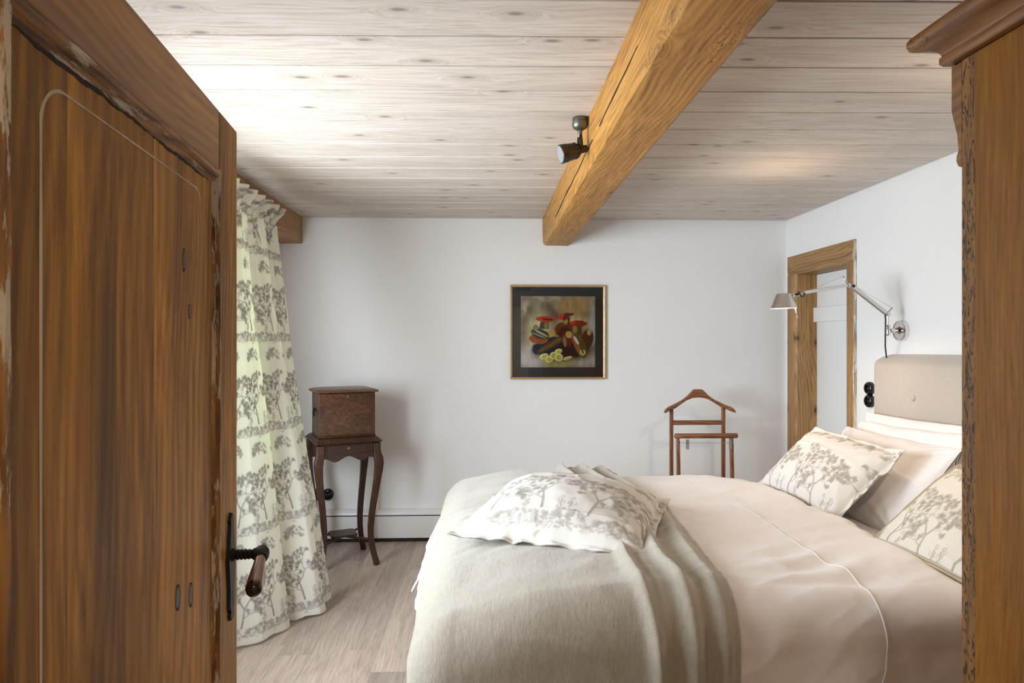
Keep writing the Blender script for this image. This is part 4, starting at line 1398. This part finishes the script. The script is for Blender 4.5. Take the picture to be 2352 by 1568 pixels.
pillow('toile_cushion', 'flanged cream toile cushion lying flat on the throw blanket', 'cushion', 'toile cushions', (.295, 2.40, .785), (.64, -.235, -.02), (.25, .60, .045), .68, .64, .26, M_toile, 3, (240, 230), .028, .05, .0055, tp, p=2.2, under=.12)
pillow('toile_cushion', 'cream toile cushion leaning on white pillows near the white door', 'cushion', 'toile cushions', (1.545, 2.985, .822), (-.07, .64, .03), (-.30, -.03, -.28), .64, .44, .17, M_toile, 14, (240, 190), .026, .05, .004, tp2, p=2.2)
pillow('toile_cushion', 'cream toile cushion with striped border partly hidden behind the wardrobe', 'cushion', 'toile cushions', (1.530, 2.00, .815), (0, .66, 0), (-.32, 0, -.27), .66, .50, .19, M_toile, 25, (220, 180), .0, .05, .004, tp3, p=2.4)
WP = 'white bed pillows'
pillow('pillow', 'white pillow propped directly behind the far toile cushion', 'pillow', WP, (1.790, 3.02, .785), (-.03, .80, -.01), (-.26, 0, -.36), .80, .46, .14, M_pillow, 36, pinch=.05, wr=.006)
pillow('pillow', 'white pillow with its top edge highest against the headboard', 'pillow', WP, (1.985, 3.07, .835), (0, .80, -.02), (-.10, 0, -.42), .80, .44, .07, M_pillow, 47, pinch=.03, wr=.006)
pillow('pillow', 'white pillow sandwiched between two others on the far side of the bed', 'pillow', WP, (1.895, 3.03, .810), (0, .80, -.03), (-.16, 0, -.40), .80, .44, .08, M_pillow, 58, pinch=.03, wr=.006)
pillow('pillow', 'white pillow against the headboard just left of the wardrobe edge', 'pillow', WP, (1.90, 2.19, .815), (0, .80, .0), (-.18, 0, -.40), .80, .46, .15, M_pillow, 69, pinch=.04, wr=.006)

# ------------------------------------------------------------------ wall lamp
lp = thing('wall_lamp', (XR, 3.40, 1.474), 'aluminium swing arm wall lamp with cone shade above the bed', 'lamp')
lathe('wall_plate', [(.054, 0), (.054, .022), (.051, .027), (.047, .027), (.046, .024), (.0006, .024)], M_chrome, lp, (XR, 3.40, 1.474), (-1, 0, 0), 48)
box('plate_bar', (XR - .030, XR - .0245, 3.396, 3.404, 1.452, 1.496), M_chrome, lp, bevel=.001)
tube('bracket', [(XR - .024, 3.395, 1.476), (2.13, 3.382, 1.474), (2.09, 3.37, 1.474)], [.016, .012, .010], M_chrome, lp, n=16)
lathe('swivel', [(.003, -.028), (.0095, -.024), (.0105, -.018), (.0105, .026), (.009, .029), (.0045, .030), (.0045, .085), (.001, .087)], M_chrome, lp, (2.09, 3.37, 1.474), (0, 0, 1), 24)
J1, J2, J3 = Vector((2.085, 3.37, 1.560)), Vector((1.872, 3.325, 1.700)), Vector((1.600, 3.28, 1.664))
EL = Vector((1.850, 3.32, 1.705))


def arm(name, a, b, r):
    t = (b - a)
    o = tube(name, [a, a + t * .03, b - t * .03, b], [r * .8, r, r, r * .8], M_steel, lp, n=4, smooth=False, bevel=.002)
    return o


arm('lower_arm', J1, J2, .0135)
arm('upper_arm', EL + (J3 - EL) * .03, J3, .0120)
for (c, r) in ((J1, .011), (J2, .010), (EL, .010)):
    lathe('joint', [(r * .7, -.014), (r, -.012), (r, .012), (r * .7, .014)], M_steel, lp, c, (0, 1, 0), 18)
lathe('joint_knob', [(.008, -.020), (.008, -.012)], M_black, lp, J2, (0, 1, 0), 14)
tube('elbow_link', [J2, EL], .007, M_steel, lp, n=8)
tube('tension_lever', [J1 + Vector((-.006, 0, -.004)), J1 + Vector((.030, .004, .032))], [.005, .0045], M_steel, lp, n=8)
tube('tension_lever', [EL, EL + Vector((-.026, 0, .046))], [.0048, .004], M_steel, lp, n=8)
tube('tension_wire', [J1 + Vector((.030, .004, .032)), J2 + Vector((.0, 0, .012))], .0009, M_steel, lp, n=6)
tube('tension_wire', [EL + Vector((-.026, 0, .046)), J3 + Vector((.05, .01, .018))], .0009, M_steel, lp, n=6)
HJ = Vector((1.556, 3.272, 1.654))
tube('head_link', [J3, (J3 + HJ) / 2 + Vector((0, 0, -.002)), HJ], [.0055, .0045, .007], M_steel, lp, n=10)
lathe('head_joint', [(.010, -.012), (.013, -.008), (.013, .008), (.010, .012)], M_steel, lp, HJ, (0, 1, 0), 18)
lathe('joint_knob', [(.007, -.019), (.007, -.011)], M_black, lp, HJ, (0, 1, 0), 14)
SC = Vector((1.487, 3.26, 1.583))
SA = Vector((-.02, 0, 1)).normalized()
sh = lathe('shade', [(.0645, 0), (.060, .010), (.0365, .068), (.030, .074), (.020, .075), (.019, .0735), (.029, .0725), (.0352, .067), (.0588, .009), (.0630, 0)], M_steel, lp, SC, SA, 48, cap=False)
tube('shade_neck', [SC + Vector((.034, .003, .062)), HJ], [.012, .010], M_steel, lp, n=12)
tube('aim_handle', [SC + Vector((.046, -.02, .012)), SC + Vector((.052, -.024, -.018)), SC + Vector((.056, -.026, -.052))], [.003, .0036, .0038], M_chrome, lp, n=8)
lathe('bulb', [(.0004, .010), (.010, .012), (.016, .022), (.016, .034), (.010, .044), (.0004, .048)], emit_mat('lit_bulb', (1, .76, .52), 900.0), lp, SC, SA, 20)
tube('cable', [J1 + Vector((-.012, -.002, -.006)), (2.078, 3.372, 1.53), (2.085, 3.385, 1.46), (2.10, 3.41, 1.39), (2.125, 3.44, 1.33), (2.15, 3.47, 1.27), (2.168, 3.49, 1.10)], .0035, M_cable, lp, n=8)
tube('head_cable', [J3 + Vector((.0, -.008, -.004)), J3 + Vector((-.008, -.014, -.022)), (J3 + HJ) / 2 + Vector((0, -.014, -.018)), (J3 + HJ) / 2 + Vector((-.01, -.012, .004)), HJ + Vector((.006, -.010, .014))], .0028, M_cable, lp, n=8)

# second, matching lamp over the near half of the bed (its light reaches the near cushions)
lp2 = thing('wall_lamp', (XR, 1.78, 1.474), 'aluminium bedside wall lamp hidden behind the wardrobe', 'lamp')
lathe('wall_plate', [(.054, 0), (.054, .022), (.051, .027), (.0006, .024)], M_chrome, lp2, (XR, 1.78, 1.474), (-1, 0, 0), 32)
tube('arm', [(XR - .024, 1.78, 1.476), (2.06, 1.80, 1.50), (1.90, 1.86, 1.66), (1.66, 1.93, 1.664)], .009, M_steel, lp2, n=8)
SC2 = Vector((1.62, 1.94, 1.583))
lathe('shade', [(.0645, 0), (.060, .010), (.0365, .068), (.030, .074), (.020, .075), (.019, .0735), (.029, .0725), (.0352, .067), (.0588, .009), (.0630, 0)], M_steel, lp2, SC2, (0, 0, 1), 32, cap=False)
lathe('bulb', [(.0004, .010), (.010, .012), (.016, .022), (.016, .034), (.010, .044), (.0004, .048)], bpy.data.materials['lit_bulb'], lp2, SC2, (0, 0, 1), 16)

# ------------------------------------------------------------------ ceiling spotlight
sl = thing('ceiling_spotlight', (.365, 2.60, H), 'small dark bronze ceiling spotlight beside the timber beam', 'lamp')
o_ = Vector((.368, 2.60, H))
lathe('canopy', [(.027, 0), (.029, -.002), (.029, -.014), (.0275, -.015), (.0275, -.018), (.031, -.020), (.031, -.032), (.026, -.042), (.014, -.050), (.010, -.052)], M_bronze2, sl, o_, (0, 0, 1), 32)
lathe('stem', [(.010, -.050), (.009, -.075), (.0075, -.078)], M_bronze2, sl, o_, (0, 0, 1), 20)
ax = Vector((-.92, -.16, -.26)).normalized()
pv = o_ + Vector((.0, -.004, -.128))
for s in (-1, 1):
    sd2 = Vector((.3, -.95, 0)).normalized()
    tube('yoke', [o_ + sd2 * s * .006 + Vector((0, 0, -.070)), o_ + sd2 * s * .010 + Vector((0, 0, -.095)), pv + sd2 * s * .012], [.006, .0075, .0085], M_bronze, sl, n=8)
hc = pv - ax * .020
lathe('lamp_head', [(.006, -.012), (.014, -.008), (.015, .012), (.014, .020), (.022, .024), (.027, .032), (.031, .046), (.033, .060), (.0345, .076), (.036, .078), (.036, .082), (.0355, .083), (.037, .096), (.037, .102), (.034, .104), (.032, .100)], M_bronze, sl, hc, ax, 40)
lathe('lens', [(.0325, .1042), (.020, .1048), (.0004, .105)], M_lens, sl, hc, ax, 32)
pu = ax.cross(Vector((0, 0, 1))).normalized(); pq = pu.cross(ax).normalized()
for k in range(10):
    a = 2 * math.pi * k / 10
    c = hc + ax * .042 + (pu * math.cos(a) + pq * math.sin(a)) * .0302
    tube('vent_slot', [c - ax * .007, c + ax * .009], .0022, M_hole, sl, n=6)
tube('loop_cable', [hc - ax * .006, hc - ax * .022 + Vector((0, 0, -.006)), hc - ax * .036 + Vector((.002, 0, .012)), hc - ax * .034 + Vector((.002, 0, .045)), hc - ax * .028 + Vector((0, 0, .06))], .0035, M_cable, sl, n=8)
